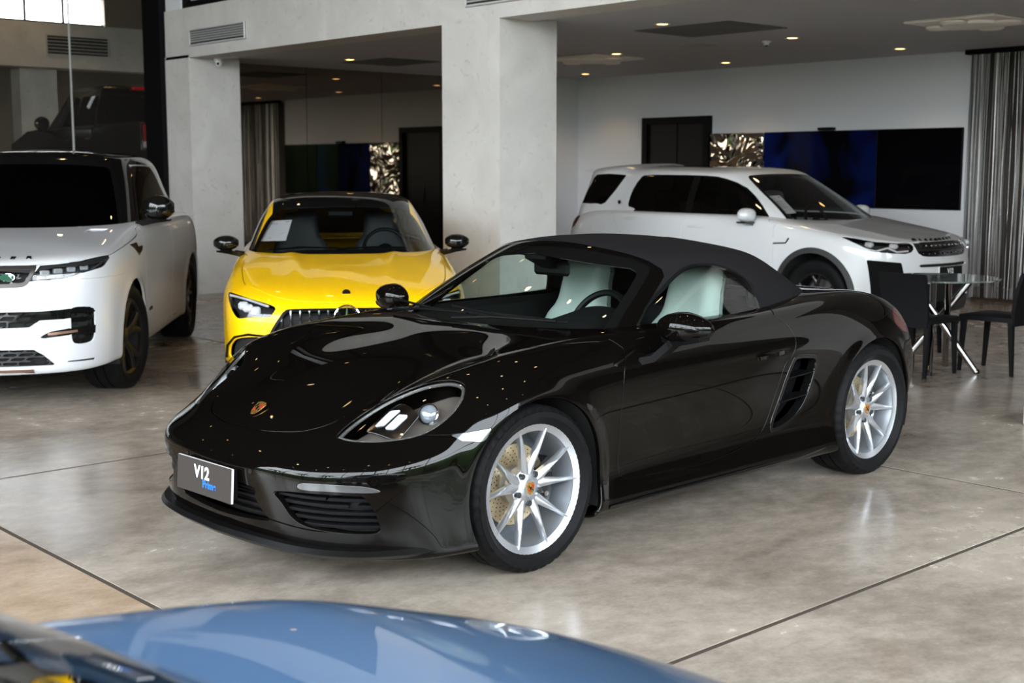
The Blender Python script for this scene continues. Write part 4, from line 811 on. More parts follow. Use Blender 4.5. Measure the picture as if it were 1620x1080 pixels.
COUPETOP = [
 [(.38,0,.90),(.40,.30,.90),(.46,.54,.89),(.58,.70,.88),(.78,.78,.88),(1.1,.81,.89),(1.5,.82,.90),(2.0,.82,.90),(2.5,.79,.91),(2.9,.72,.91),(3.2,.56,.91),(3.36,.3,.91),(3.4,0,.91)],
 [(.60,0,1.03),(.62,.29,1.028),(.675,.51,1.02),(.78,.65,1.01),(.94,.73,1.00),(1.2,.765,1.00),(1.55,.775,1.0),(2.0,.772,1.0),(2.42,.745,1.0),(2.78,.675,1.0),(3.04,.52,1.0),(3.18,.28,1.0),(3.22,0,1.0)],
 [(.86,0,1.18),(.875,.275,1.178),(.92,.47,1.168),(1.01,.59,1.155),(1.13,.66,1.145),(1.33,.70,1.15),(1.62,.715,1.155),(2.0,.705,1.15),(2.34,.675,1.14),(2.62,.60,1.13),(2.83,.46,1.13),(2.95,.25,1.13),(2.99,0,1.13)],
 [(1.10,0,1.312),(1.112,.26,1.308),(1.15,.43,1.298),(1.22,.525,1.285),(1.31,.575,1.275),(1.46,.605,1.28),(1.7,.615,1.285),(2.0,.605,1.278),(2.26,.575,1.262),(2.47,.51,1.245),(2.63,.39,1.24),(2.72,.21,1.24),(2.75,0,1.245)],
 [(1.26,0,1.367),(1.27,.22,1.363),(1.295,.36,1.353),(1.35,.44,1.345),(1.43,.475,1.342),(1.55,.495,1.346),(1.75,.50,1.35),(2.0,.49,1.342),(2.2,.465,1.328),(2.36,.41,1.315),(2.48,.31,1.31),(2.55,.17,1.31),(2.57,0,1.312)],
 [(1.45,0,1.40),(1.47,.1,1.40),(1.5,.17,1.398),(1.54,.21,1.396),(1.6,.22,1.395),(1.68,.23,1.395),(1.8,.23,1.394),(1.97,.22,1.388),(2.1,.21,1.38),(2.2,.19,1.372),(2.27,.14,1.367),(2.31,.08,1.364),(2.32,0,1.363)],
 [(1.6,0,1.405),(1.62,0,1.405),(1.64,0,1.405),(1.67,0,1.405),(1.71,0,1.404),(1.77,0,1.403),(1.85,0,1.401),(1.95,0,1.396),(2.03,0,1.391),(2.09,0,1.387),(2.13,0,1.384),(2.15,0,1.382),(2.16,0,1.381)],
]
COUPETOP = np.array(COUPETOP, float); COUPETOP[3, :, 1] *= 1.03; COUPETOP[4, :, 1] *= 1.12; COUPETOP[5, :, 1] *= 1.55; COUPETOP[4, :, 2] += .006
# ------------------------------------------------------------------ builder shared by the other cars
def symm(h): return [tuple(p) for p in h]+[(-a, b) for a, b in h[::-1] if abs(a) > 1e-6]
def symx(h): return [tuple(p) for p in h]+[(a, -b) for a, b in h[::-1] if abs(b) > 1e-6]
def wheel5(parent, x, y, zc, Ro, Rr, wd, side, m_, steer=0., n=5, fork=.24, wide=.030):
    w0 = bpy.data.objects.new('wheel', None); COL.objects.link(w0); w0.parent = parent; w0.location = (x, y, zc); w0.rotation_euler = (0, 0, (0 if side < 0 else math.pi)+steer); w0.empty_display_size = .05
    tyre(w0, Ro, Rr-.004, wd, 120); f = -wd/2*.80
    PB().lathe([(Rr-.03, f+.012), (Rr-.010, f), (Rr, f+.002), (Rr+.002, f+.014), (Rr-.02, f+.03), (Rr-.03, -f)], 60, 'y', False).obj('rim', m_, w0)
    for k in range(n):
        b = k*2*math.pi/n
        for sg in (-1, 1):
            rings = []
            for j in range(7):
                u = j/6; r = .05+(Rr-.07)*u; a = b+sg*fork*u**1.3; wv = wide*(.9-.35*u); d = f+.028*(1-u)**1.5+.004; ca, sa = math.sin(a), math.cos(a)
                pt = lambda o, yy: (r*ca+sa*o, yy, r*sa-ca*o)
                rings.append([pt(-wv, d+.010), pt(-wv*.5, d), pt(wv*.5, d), pt(wv, d+.010), pt(wv*.7, d+.045), pt(-wv*.7, d+.045)])
            PB().loft(rings).obj('spoke', m_, w0, ang=50)
    PB().lathe([(0, f+.026), (.035, f+.026), (.07, f+.034), (.075, f+.08)], 30, 'y', False).obj('hub', m_, w0)
    PB().lathe([(.06, f+.11), (Rr*.68, f+.11), (Rr*.68, f+.135)], 40, 'y', False).obj('brake_disc', mat('brake_disc_dark', (.20, .20, .21), .4, .9), w0)
    PB().lathe([(.02, f+.15), (Rr-.03, f+.16)], 30, 'y', False).obj('dust_shield', M_DARK, w0)
    return w0
def mirror_pod(parent, c, s, sz, cap, low, arm):
    c = Vector((c[0], s*c[1], c[2])); rings = []
    for j in range(11):
        t = j/10; k = math.sin(math.pi*(t*.92+.04))**.5; y = (t-.5)*sz[1]
        rings.append([(c.x+(-sz[0]*.7 if math.cos(a) < 0 else sz[0]*.3)*k*abs(math.cos(a))**.7, c.y+s*y, c.z+sz[2]/2*k*math.copysign(abs(math.sin(a))**.7, math.sin(a))) for a in np.linspace(0, 2*math.pi, 16, endpoint=False)])
    o = PB().loft(rings).obj('wing_mirror', cap, parent, ang=60); z = c.z-sz[2]*.42
    PB().loft([[(c.x-sz[0]*.55, c.y+s*sz[1]*.38, z-.004), (c.x+sz[0]*.3, c.y+s*sz[1]*.38, z-.004), (c.x+sz[0]*.3, c.y+s*sz[1]*.36, z-.02), (c.x-sz[0]*.4, c.y+s*sz[1]*.36, z-.02)], [(c.x-sz[0]*.62, c.y-s*sz[1]*.1, z), (c.x+sz[0]*.3, c.y-s*sz[1]*.1, z), (c.x+sz[0]*.3, c.y-s*sz[1]*.1, z-.035), (c.x-sz[0]*.4, c.y-s*sz[1]*.1, z-.035)], [(c.x-sz[0]*.3, s*arm, z-.025), (c.x+sz[0]*.35, s*arm, z-.02), (c.x+sz[0]*.35, s*arm, z-.065), (c.x-sz[0]*.25, s*arm, z-.07)]]).obj('mirror_foot', low, o)
    return o
def hex_mesh(m, pitch, th, ax='yz', skew=.5, zs=1.0):
    """keep thin webs of a brick / honeycomb grille pattern on a surface piece"""
    def fn(V):
        a, b = V[:, 1], V[:, 2]; row = np.floor(b/(pitch*.5*zs)); fb = np.abs(b/(pitch*.5*zs)-row-.5); fa = np.abs((a/pitch+row*skew) % 1-.5)
        return -np.maximum(fb*pitch*.5*zs-(pitch*.25*zs-th), fa*pitch-(pitch*.5-th))
    return clip(m, fn)
class Car:
    def __init__(s, root, net, top, arc, mats, nu=220, nv=120, ymin=.5, amp=.008, dome=0.):
        s.root, s.P, s.arc = root, mats, arc; m = grid_mesh(surf(net, nu, nv), True); m.V = flare(m.V, arc, amp, .05, 1.0); m.V[:, 2] += dome*np.exp(-((np.abs(m.V[:, 1])-.36-.10*m.V[:, 0])/.055)**2)*np.clip((m.V[:, 0]+.55)/.7, 0, 1)*(m.V[:, 0] < .7)*(m.V[:, 2] > .6); m.N = normals(m.V, m.T)
        b = np.array(top)[0][:, :2]; c = b.mean(0)*(1, 0); b = c+(b-c)*.955; pl = [tuple(q) for q in b]+[(x, -y) for x, y in b[::-1] if y > 1e-4]; zl = np.array(top)[0][:, 2].min()-.12
        m = clip(m, NOT(region(pl, 'xy', 3, lim=lambda V: zl-V[:, 2])))
        s.m = s.m0 = arches(m, arc, ymin); s.g = grid_mesh(surf(top, 180, 110), True)
    def take(s, fn, gap=0., src='m'):
        q = getattr(s, src); a = clip(q, lambda V: fn(V)+gap); setattr(s, src, clip(q, lambda V: gap-fn(V))); return a
    def shell(s, P):
        for i, q in enumerate(islands(s.m)):
            if i == 0: s.c('body_shell', q, P)
            elif len(q.T) > 12 and np.abs(q.V[:, 1]).min() < .01: s.c('front_panel' if q.V[:, 2].min() < .7 else 'cowl_panel', q, P if q.V[:, 2].min() < .7 else M_SATIN)
            elif len(q.T) > 12: s.lr('filler_panel', q, P)
    def seal(s, fn, both_=False):  # dark backing strip added behind a shut line; its colour darkens the gap
        q = shift(clip(s.m0, AND(lambda V: fn(V)-.022, lambda V: -.022-fn(V))), -.010)
        if both_: s.p('gap_backing', both(q), M_DARK)
        else: [s.p('gap_backing', f(q), M_DARK) for f in ((lambda a: a), mirror)]
    def p(s, name, m, mt, parent=None): return panel(name, m, mt, parent or s.root)
    def lr(s, name, m, mt, parent=None, depth=.015, r=.0025):
        out = []
        for sd in (1, -1): out.append(s.p(name, (rim(m, depth, r) if sd > 0 else mirror(rim(m, depth, r))), mt, parent[0 if sd > 0 else 1] if isinstance(parent, list) else parent))
        return out
    def c(s, name, m, mt, parent=None, depth=.015, r=.0025): return s.p(name, both(rim(m, depth, r)), mt, parent)
def on_top(m, x, y, zmin=.5):
    d = (m.V[:, 0]-x)**2+(m.V[:, 1]-abs(y))**2+(m.V[:, 2] < zmin)*9; i = d.argmin(); n = m.N[i]*(1, -1 if y < 0 else 1, 1); return Vector((x, y, m.V[i, 2]-((x-m.V[i, 0])*n[0]+(abs(y)-m.V[i, 1])*abs(n[1])*np.sign(m.N[i, 1]))/max(n[2], .2))), Vector(n)
def letter(parent, m, x, y, ch, size, mt, ext=.003, off=.0014, sx=1.0, nn=None):
    q, n = on_top(m, x, y); n = Vector(nn).normalized() if nn else n; xa = Vector((0, -1, 0)); xa = (xa-n*xa.dot(n)).normalized(); ya = n.cross(xa); return text('hood_letter', ch, size, mt, parent, frame(q+n*.001, xa, ya), ext, off, sx=sx)
FRONT = lambda V: V[:, 0]+.2
SIDE = lambda V: .45-V[:, 1]
P_WHITE = paint('white_paint', (.63, .645, .66), 0, .4); P_WHITE2 = paint('cool_white_paint', (.54, .555, .575), 0, .4); P_YELLOW = paint('yellow_paint', (.92, .54, .0), 0, .4, .3, 1.35)
M_CLAD = mat('grey_cladding', (.022, .023, .025), .6)
M_LAMP = mat('lamp_inside_dark', (.03, .03, .034), .25, .5)
M_PAPER = mat('paper_sheet', (.80, .74, .76), .7); M_PRINT = mat('paper_print', (.16, .15, .17), .7)
def sheet(parent, P4, name='price_sheet'):
    """paper sheet with rows of print behind a windscreen: corners TL TR BR BL"""
    A, B, C_, D_ = [Vector(q) for q in P4]; n = (B-A).cross(D_-A).normalized(); n = n if n.z > 0 or n.x < 0 else -n
    at = lambda u, v, k=0: tuple((A*(1-u)+B*u)*(1-v)+(D_*(1-u)+C_*u)*v+n*k); p = PB()
    p.loft([[at(0, 0), at(1, 0), at(1, 0, .001), at(0, 0, .001)], [at(0, 1), at(1, 1), at(1, 1, .001), at(0, 1, .001)]]); o = p.obj(name, M_PAPER, parent); p = PB()
    for k, (u0, u1, v, h) in enumerate([(.78, .92, .07, .05), (.14, .5, .16, .018)]+[(.14, .86-.1*(i % 3), .30+.055*i, .012) for i in range(8)]+[(.14, .45, .86, .018)]):
        p.add([at(u0, v, .0016), at(u1, v, .0016), at(u1, v+h, .0016), at(u0, v+h, .0016)], [(0, 1, 2, 3)])
    p.obj('printed_lines', M_PRINT, o, fixn=False); return o
# ------------------------------------------------------------------ large white SUV on the left
def big_suv():
    t = thing('large_suv', 'large white SUV with a black roof and dark windows, cropped by the left edge', 'car', (3.59, 9.525, 0), R(53.4))
    arc = [(0, .385, .425), (2.997, .385, .43)]; k = Car(t, SUV, SUVTOP, arc, None)
    low = lambda z: (lambda V: V[:, 2]-z); bh = basis((-.75, .45, .25))
    hl = k.take(region([(-.889,.498,.867),(-.856,.556,.958),(-.842,.582,.968),(-.761,.772,.983),(-.502,.937,1.013),(-.59,.94,.968),(-.656,.917,.937),(-.788,.796,.904),(-.839,.702,.879),(-.881,.546,.871)], bh, 2, lim=FRONT), .002)
    gr = k.take(region(symm([(0,.968),(.30,.967),(.495,.966),(.54,.965),(.526,.913),(.498,.863),(.457,.828),(.306,.822),(0,.82)]), 'yz', 2, lim=FRONT), .001)
    co = k.take(region([(.74,.676),(.82,.684),(.872,.668),(.882,.616),(.876,.484),(.855,.443),(.80,.431),(.757,.44),(.742,.476),(.742,.6)], 'yz', 2, lim=FRONT))
    stp = k.take(region(symm([(0,.665),(.30,.664),(.563,.664),(.697,.672),(.742,.676),(.742,.612),(.70,.608),(.553,.604),(.487,.557),(.295,.553),(0,.553)]), 'yz', 0, lim=FRONT))
    bl = k.take(region([(.547,.486),(.613,.524),(.70,.538),(.741,.541),(.741,.505),(.70,.497),(.63,.490)], 'yz', 2, lim=FRONT))
    lo = k.take(region(symm([(0,.412),(.287,.412),(.507,.409),(.565,.372),(.642,.296),(.30,.294),(0,.294)]), 'yz', 0, lim=FRONT))
    fg = k.take(region([(.676,.322),(.872,.330),(.864,.312),(.718,.312)], 'yz', 0, lim=FRONT))
    sc = k.take(region([(.22,.608),(.383,.625),(.401,.768),(.242,.743)], 'xy', 0, lim=lambda V: .9-V[:, 2]))
    bv = k.take(region([(.03,1.052),(.236,1.058),(.236,1.026),(.40,1.026),(.37,.999),(.214,.960)], 'xz', 0, lim=SIDE))
    _f = region(symx([(-.885,0),(-.87,.40),(-.83,.60),(-.73,.815),(-.55,.925),(-.30,.962),(.2,.972),(.45,.965),(.56,.93),(.70,.90),(.74,.6),(.74,0)]), 'xy', 3, lim=lambda V: .935-V[:, 2]); hood = k.take(_f, .004); k.seal(_f, True)
    _f = region([(.70,1.25),(.66,1.165),(.50,1.06),(.475,.954),(.485,.805),(.50,.555),(.47,.40),(.55,.335),(1.74,.335),(1.80,.40),(1.80,1.25)], 'xz', 2, lim=SIDE); d1 = k.take(_f, .004); k.seal(_f)
    _f = region([(1.80,1.25),(1.80,.40),(1.86,.335),(2.42,.335),(2.50,.50),(2.58,.72),(2.78,.86),(2.85,1.0),(2.86,1.25)], 'xz', 2, lim=SIDE); d2 = k.take(_f, .004); k.seal(_f)
    sill = k.take(lambda V: np.maximum(V[:, 2]-.345, np.maximum(.42-V[:, 0], V[:, 0]-2.6)), .002)
    bump = k.take(lambda V: np.maximum(V[:, 0]+.30, V[:, 2]-.87-.45*(V[:, 0]+.9)*0), .002)
    k.shell(P_WHITE2); hd = k.c('hood', hood, P_WHITE2); k.c('front_bumper', bump, P_WHITE2)
    ds = k.lr('front_door', d1, P_WHITE2); k.lr('rear_door', d2, P_WHITE2); k.lr('sill', sill, P_WHITE2)
    k.lr('hood_vent', shift(sc, -.012), M_BLACK, hd); k.lr('fender_vent', shift(bv, .003), mat('bronze_gloss', (.07, .045, .02), .12, .6, .5))
    hs = k.lr('headlight', hl, M_LENS, None, .006)
    k.lr('lamp_bowl', shift(hl, -.05), M_LAMP, hs, -.045)
    for i, sd in enumerate((1, -1)):
        for j in range(4):
            u = j/3; PB().at((-.855+.17*u, sd*(.585+.215*u), .918+.022*u), (0, 0, -sd*.5)).box((-.035, -.028, -.017), (.01, .028, .017), .006).obj('led_module', mat('led_module', (.55, .58, .62), .1, .7, 1, emit=(.9, .95, 1), es=.15), hs[i])
        PB().loft([[(-.895+.20*u, sd*(.52+.30*u), .872+.022*u+dz) for dz in (0, .022)]+[(-.875+.20*u, sd*(.52+.30*u), .872+.022*u+dz) for dz in (.022, 0)] for u in np.linspace(0, .55, 5)]).obj('light_guide', mat('light_guide', (.6, .6, .62), .2, .3, 1), hs[i])
    g0 = k.c('grille', shift(gr, -.045), M_DARK, None, -.04); k.c('grille_mesh', hex_mesh(shift(gr, -.012), .085, .0045, zs=.8), M_BLACK, g0, .012, .001)
    gf = region(symm([(0,.968),(.30,.967),(.495,.966),(.54,.965),(.526,.913),(.498,.863),(.457,.828),(.306,.822),(0,.82)]), 'yz', 2)
    k.c('grille_frame', clip(gr, lambda V: -.026-gf(V)), mat('dark_bronze_trim', (.045, .04, .038), .3, .6), g0, .02)
    bd = PB().at((-.912, -.365, .893), (0, R(12), R(6))); bd.lathe([(0, 0), (.045, 0), (.049, -.003), (.049, -.01)], 36, 'x'); bd.v = [(x, y, .893+(z-.893)*.52) for x, y, z in bd.v]
    bo = bd.obj('oval_badge', mat('badge_green', (.02, .09, .05), .3, .2, .5), g0)
    Mb = frame((-.917, -.365, .893), (-.09, -1, 0), (.2, 0, 1))
    text('badge_lettering', 'LAND\nROVER', .020, mat('badge_silver', (.75, .77, .78), .3, .6), bo, Mb, .0012, .0006); tt = np.linspace(0, 2*math.pi, 40, endpoint=False); q = PB(); q.M = Mb; q.tube([(.048*math.cos(a), .025*math.sin(a), 0) for a in tt], .0022, 6, True).obj('badge_rim', M_CHROME, bo)
    for i, ch in enumerate('RANGE ROVER'):
        y = .56-.1035*i
        if ch != ' ':
            letter(hd, hood, -.80+.10*y*y, y, ch, .052, M_BLACK, sx=1.35, nn=(-.45, 0, .89))
    a = k.c('upper_intake', shift(stp, -.035), M_DARK, None, -.03)
    k.c('intake_mesh', clip(hex_mesh(shift(stp, -.008), .10, .005, zs=.75), lambda V: np.abs(V[:, 1])-.56), M_BLACK, a, .012, .001); k.lr('intake_bar', clip(stp, lambda V: .53-V[:, 1]), M_BLACK, a, .02)
    cs = k.lr('corner_intake', shift(co, -.045), M_DARK, None, -.04); k.lr('corner_mesh', hex_mesh(shift(co, -.018), .07, .004, zs=.6), M_BLACK, cs, .012, .001)
    k.lr('corner_frame', clip(co, lambda V: .645-V[:, 2]), M_BLACK, cs, .02); k.lr('corner_blade', clip(co, AND(lambda V: V[:, 2]-.552, lambda V: .502-V[:, 2])), M_BLACK, cs, .02)
    bs = k.lr('bumper_blade', shift(bl, .002), M_BLACK)
    for i, sd in enumerate((1, -1)): PB().loft([[(-.888+.13*u*u, sd*(.60+.245*u), .503+.018*u+dz) for dz in (0, .016)]+[(-.872+.13*u*u, sd*(.60+.245*u), .503+.018*u+dz) for dz in (.016, 0)] for u in np.linspace(0, 1, 6)]).obj('copper_strip', mat('copper_trim', (.30, .17, .12), .3, .7), bs[i])
    l0 = k.c('lower_intake', shift(lo, -.05), M_DARK, None, -.045); k.c('intake_mesh', hex_mesh(shift(lo, -.012), .10, .005, zs=.6), M_BLACK, l0, .014, .001)
    k.lr('fog_slot', shift(fg, -.01), M_BLACK, None, -.008)
    PB().loft([[(-.935+.12*(y/.5)**4*.3, y, .262), (-.925+.12*(y/.5)**4*.3, y, .276), (-.88, y, .276), (-.88, y, .25)] for y in np.linspace(-.50, .50, 13)]).obj('skid_trim', mat('copper_trim', (.30, .17, .12), .3, .7), t)
    # greenhouse
    wf = region(symm([(0,1.672),(.3,1.668),(.52,1.655),(.64,1.628),(.70,1.50),(.775,1.30),(.83,1.12),(.85,1.0),(0,1.0)]), 'yz', 3, lim=lambda V: V[:, 0]-1.46)
    ws = k.take(wf, 0, 'g'); w0 = k.p('windshield', both(clip(ws, lambda V: wf(V)+.03)), G_DARK); k.c('windshield_border', clip(ws, lambda V: -.03-wf(V)), M_BLACK, w0, .004)
    DL = [(.80,1.10),(1.02,1.30),(1.30,1.50),(1.50,1.612),(1.9,1.63),(2.4,1.622),(2.82,1.60),(3.0,1.50),(3.14,1.33),(3.2,1.19),(3.2,1.05),(.8,1.05)]
    df = region(DL, 'xz', 2, lim=SIDE); dl = k.take(df, 0, 'g'); gin = AND(lambda V: df(V)+.022, OR(*[AND(lambda V, a=a: a-V[:, 0], lambda V, b=b: V[:, 0]-b) for a, b in ((1.0, 1.80), (1.88, 2.62), (2.70, 3.3))]))
    sw = k.lr('side_window', clip(dl, gin), G_DARK, None, .003); k.lr('window_surround', clip(dl, NOT(gin)), M_BLACK, sw, .01)
    rf = k.take(lambda V: 1.640-V[:, 2]+.10*np.clip(V[:, 0]-2.6, 0, 1)*0, 0, 'g'); k.c('roof', rf, M_BLACK, None, .01); ap = lambda V: V[:, 0]-np.interp(V[:, 2], [1.0, 1.12, 1.62, 1.7], [.82, .98, 1.56, 1.6]); k.lr('front_pillar', clip(k.take(ap, 0, 'g'), lambda V: 1.10-V[:, 2]), M_BLACK, None, .012); k.c('pillar_panel', clip(k.g, lambda V: 1.13-V[:, 2]), P_WHITE2, None, .012)
    for sd in (1, -1):
        mirror_pod(t, (.80, 1.075, 1.30), sd, (.16, .24, .20), M_BLACK, M_BLACK, .90)
        for x in (.98, 2.25): PB().loft([[(x+.24*u, sd*1.000, .985), (x+.24*u, sd*1.012, .990), (x+.24*u, sd*1.012, 1.010), (x+.24*u, sd*1.000, 1.016)] for u in (0, .5, 1)]).obj('door_handle', P_WHITE2, t)
        PB().box((.62, sd*1.0-.006, .50), (.78, sd*1.0+.012, .53), .004).obj('door_badge', M_BLACK, t)
    PB().box((-.55, -.82, .24), (3.6, .82, .45)).obj('underbody', M_DARK, t); PB().box((.5, -.84, .45), (3.4, .84, 1.10)).obj('cabin_tub', M_DARK, t); PB().box((-.72, -.55, .4), (.5, .55, .95)).obj('engine_bay', M_DARK, t)
    liners(t, arc, .60, .97); dk = mat('dark_alloy', (.055, .05, .048), .3, .8, .4)
    for x in (0, 2.997):
        for sd in (1, -1): wheel5(t, x, sd*.855, .385, .385, .285, .285, sd, dk, R(-9) if x == 0 else 0, 5, .26, .036)
    return t
# ------------------------------------------------------------------ white SUV in the bay
def mid_suv():
    t = thing('compact_suv', 'white SUV with dark wheel arches parked before the wall of screens', 'car', (11.639, 7.363, 0), 1.546)
    arc = [(0, .395, .405), (2.741, .395, .41)]; k = Car(t, DISCO, DISCOTOP, arc, None); bh = basis((-.7, .6, .25))
    rg = AND(OR(*[(lambda V, xc=xc, zc=zc, Rr=Rr: np.hypot(V[:, 0]-xc, V[:, 2]-zc)-Rr-.052) for xc, zc, Rr in arc]), SIDE); cl = k.take(rg, .001)
    hl = k.take(region([(-.27,.88,.963),(-.386,.827,.957),(-.56,.745,.925),(-.70,.56,.912),(-.735,.445,.908),(-.795,.46,.848),(-.775,.56,.812),(-.621,.774,.827),(-.528,.844,.861)], bh, 2, lim=FRONT), .002)
    gr = k.take(region(symm([(0,.908),(.30,.908),(.425,.906),(.43,.84),(.37,.785),(.2,.775),(0,.773)]), 'yz', 2, lim=FRONT), .002)
    sl = k.take(region(symm([(0,.708),(.30,.708),(.40,.705),(.41,.69),(.38,.678),(0,.677)]), 'yz', 2, lim=FRONT)); lw = k.take(region(symm([(0,.52),(.45,.52),(.60,.48),(.55,.36),(0,.34)]), 'yz', 2, lim=FRONT))
    fv = k.take(region([(.482,.928),(.273,.936),(.306,.882),(.482,.868)], 'xz', 0, lim=SIDE)); fu = k.take(region([(3.06,1.08),(2.86,1.08),(2.83,.92),(3.04,.92)], 'xz', 3, lim=SIDE), .002)
    tl = k.take(region([(3.35,1.06),(3.46,1.10),(3.8,1.08),(3.8,.92),(3.50,.93),(3.40,.98)], 'xz', 2, lim=lambda V: .5-V[:, 1]), .002)
    _f = region(symx([(-.775,0),(-.745,.40),(-.62,.66),(-.386,.80),(-.295,.838),(-.04,.868),(.274,.889),(.45,.89),(.62,.86),(.66,.5),(.66,0)]), 'xy', 3, lim=lambda V: .88-V[:, 2]); hood = k.take(_f, .004); k.seal(_f, True)
    _f = region([(.52,1.2),(.49,1.045),(.482,.777),(.49,.40),(.56,.36),(1.60,.36),(1.65,.42),(1.65,1.2)], 'xz', 2, lim=SIDE); d1 = k.take(_f, .004); k.seal(_f); _f = region([(1.65,1.2),(1.65,.42),(1.70,.36),(2.20,.36),(2.3,.55),(2.42,.78),(2.62,.92),(2.66,1.2)], 'xz', 2, lim=SIDE); d2 = k.take(_f, .004); k.seal(_f)
    sill = k.take(lambda V: V[:, 2]-.37, .002)
    k.shell(P_WHITE); hd = k.c('hood', hood, P_WHITE); k.lr('front_door', d1, P_WHITE); k.lr('rear_door', d2, P_WHITE); k.c('lower_cladding', sill, M_CLAD); [k.lr('arch_cladding', shift(clip(cl, (lambda V, s_=s_: s_*(V[:, 0]-1.4))), .012), M_CLAD, None, .03) for s_ in (1, -1)]
    hs = k.lr('headlight', hl, M_LENS, None, .006); k.lr('lamp_bowl', shift(hl, -.04), M_LAMP, hs, -.035)
    for i, sd in enumerate((1, -1)):
        for a, b in (((-.50, .80, .90), (-.56, .74, .87)), ((-.66, .64, .885), (-.715, .56, .86))): PB().box((a[0]-.07, sd*a[1]-.03, a[2]-.03), (a[0]+.01, sd*a[1]+.03, a[2]+.02), .015).obj('led_module', mat('led_module', (.55, .58, .62), .1, .7, 1, emit=(.9, .95, 1), es=.15), hs[i])
        PB().tube([(-.50, sd*.845, .862), (-.60, sd*.79, .836), (-.68, sd*.72, .868), (-.73, sd*.64, .828), (-.78, sd*.53, .835)], .010, 6).obj('light_guide', mat('light_guide', (.6, .6, .62), .2, .3, 1), hs[i])
    g0 = k.c('grille', shift(gr, -.04), M_DARK, None, -.035); k.c('grille_mesh', hex_mesh(shift(gr, -.006), .075, .012, zs=1.0), M_DARKCHROME, g0, .02, .002); k.c('grille_bar', clip(gr, lambda V: np.abs(V[:, 2]-.842)-.006), mat('dark_bronze_trim', (.045, .04, .038), .3, .6), g0, .03)
    k.c('bumper_slot', shift(sl, -.02), M_DARK, None, -.018); k.c('lower_intake', shift(lw, -.04), M_DARK, None, -.035); k.lr('fender_vent', shift(fv, .003), P_WHITE)
    for sd in (1, -1): PB().tube([(.47, sd*.957, .874), (.32, sd*.957, .884), (.285, sd*.956, .932)], .008, 6).obj('vent_blade', M_BLACK, t)
    k.lr('fuel_flap', fu, P_WHITE); k.lr('tail_light', tl, mat('tail_light_red', (.09, .007, .006), .08, 0, .8))
    for i, ch in enumerate('DISCOVERY'):
        y = .315-.079*i; letter(hd, hood, -.750+.42*y*y, y, ch, .062, M_BLACK, .006, .0022, nn=(-.72, .35*y, .70))
    plate(t, frame((-.915, -.015, .612), (0, -1, 0), (.05, 0, 1)), .40, .13, col=M_SATIN)
    # greenhouse
    wf = region(symm([(0,1.555),(.25,1.553),(.43,1.545),(.54,1.525),(.60,1.42),(.655,1.28),(.72,1.12),(.76,1.0),(.76,.9),(0,.9)]), 'yz', 3, lim=lambda V: V[:, 0]-1.30)
    ws = k.take(wf, 0, 'g'); w0 = k.p('windshield', both(clip(ws, lambda V: wf(V)+.025)), glass('car_glass_mid', (.62, .66, .65), 1.5)); k.c('windshield_border', clip(ws, lambda V: -.025-wf(V)), M_BLACK, w0, .004)
    DL = [(.63,1.04),(.607,1.07),(.787,1.236),(1.048,1.412),(1.327,1.505),(1.60,1.537),(2.2,1.545),(2.46,1.54),(2.539,1.517),(2.619,1.38),(2.635,1.25),(2.61,1.19),(2.5,1.165),(2.5,1.0),(.63,1.0)]; QT = [(2.98,1.23),(2.80,1.50),(2.84,1.545),(3.236,1.545),(3.30,1.45),(3.42,1.24),(3.35,1.215),(3.1,1.215)]
    df = region(DL, 'xz', 2, lim=SIDE); q = k.take(df, 0, 'g'); fa = AND(lambda V: df(V)+.016, lambda V: V[:, 0]-1.665); fb = AND(lambda V: df(V)+.016, lambda V: 1.755-V[:, 0])
    gs = k.lr('side_window', clip(q, fa), G_TINT, None, .003); k.lr('side_window', clip(q, fb), G_TINT, None, .003); k.lr('window_surround', clip(q, NOT(OR(fa, fb))), M_BLACK, gs, .008)
    qf = region(QT, 'xz', 2, lim=SIDE); q = k.take(qf, 0, 'g'); gs = k.lr('side_window', clip(q, lambda V: qf(V)+.018), G_TINT, None, .003); k.lr('window_surround', clip(q, lambda V: -.018-qf(V)), M_BLACK, gs, .008)
    gp = k.take(region(symx([(1.55,0),(1.55,.42),(2.6,.42),(2.6,0)]), 'xy', 0, lim=lambda V: 1.5-V[:, 2]), 0, 'g'); k.c('roof_glass', gp, M_BLACK, None, .006)
    k.c('roof', clip(k.g, lambda V: 1.06-V[:, 2]), P_WHITE, None, .012)
    for sd in (1, -1):
        PB().box((3.2, sd*.48-.1, 1.585), (3.62, sd*.48+.1, 1.61), .01).obj('roof_spoiler', P_WHITE, t) if sd > 2 else None
        mirror_pod(t, (.80, .995, 1.145), sd, (.15, .22, .145), P_WHITE, M_BLACK, .86)
        for x, z, y in ((1.40, 1.008, .942), (2.36, 1.066, .930)): PB().loft([[(x+.22*u, sd*y, z-.012), (x+.22*u, sd*(y+.022*math.sin(math.pi*(.1+.8*u))), z-.008), (x+.22*u, sd*(y+.022*math.sin(math.pi*(.1+.8*u))), z+.008), (x+.22*u, sd*y, z+.012)] for u in np.linspace(0, 1, 7)]).obj('door_handle', P_WHITE, t)
        PB().at((2.72, sd*.842, 1.24), (R(90), 0, 0)).lathe([(0, -.004), (.022, -.004), (.022, .004), (0, .004)], 20).obj('pillar_badge', M_DARKCHROME, t)
    PB().loft([[(3.25, y, 1.632), (3.25, y, 1.60), (3.60, y, 1.575), (3.60, y, 1.59)] for y in (-.52, -.3, 0, .3, .52)]).obj('roof_spoiler', P_WHITE, t)
    PB().box((-.45, -.75, .24), (3.4, .75, .45)).obj('underbody', M_DARK, t); PB().box((.45, -.80, .45), (3.3, .80, .98)).obj('cabin_tub', M_DARK, t); PB().box((-.6, -.5, .4), (.45, .5, .85)).obj('engine_bay', M_DARK, t)
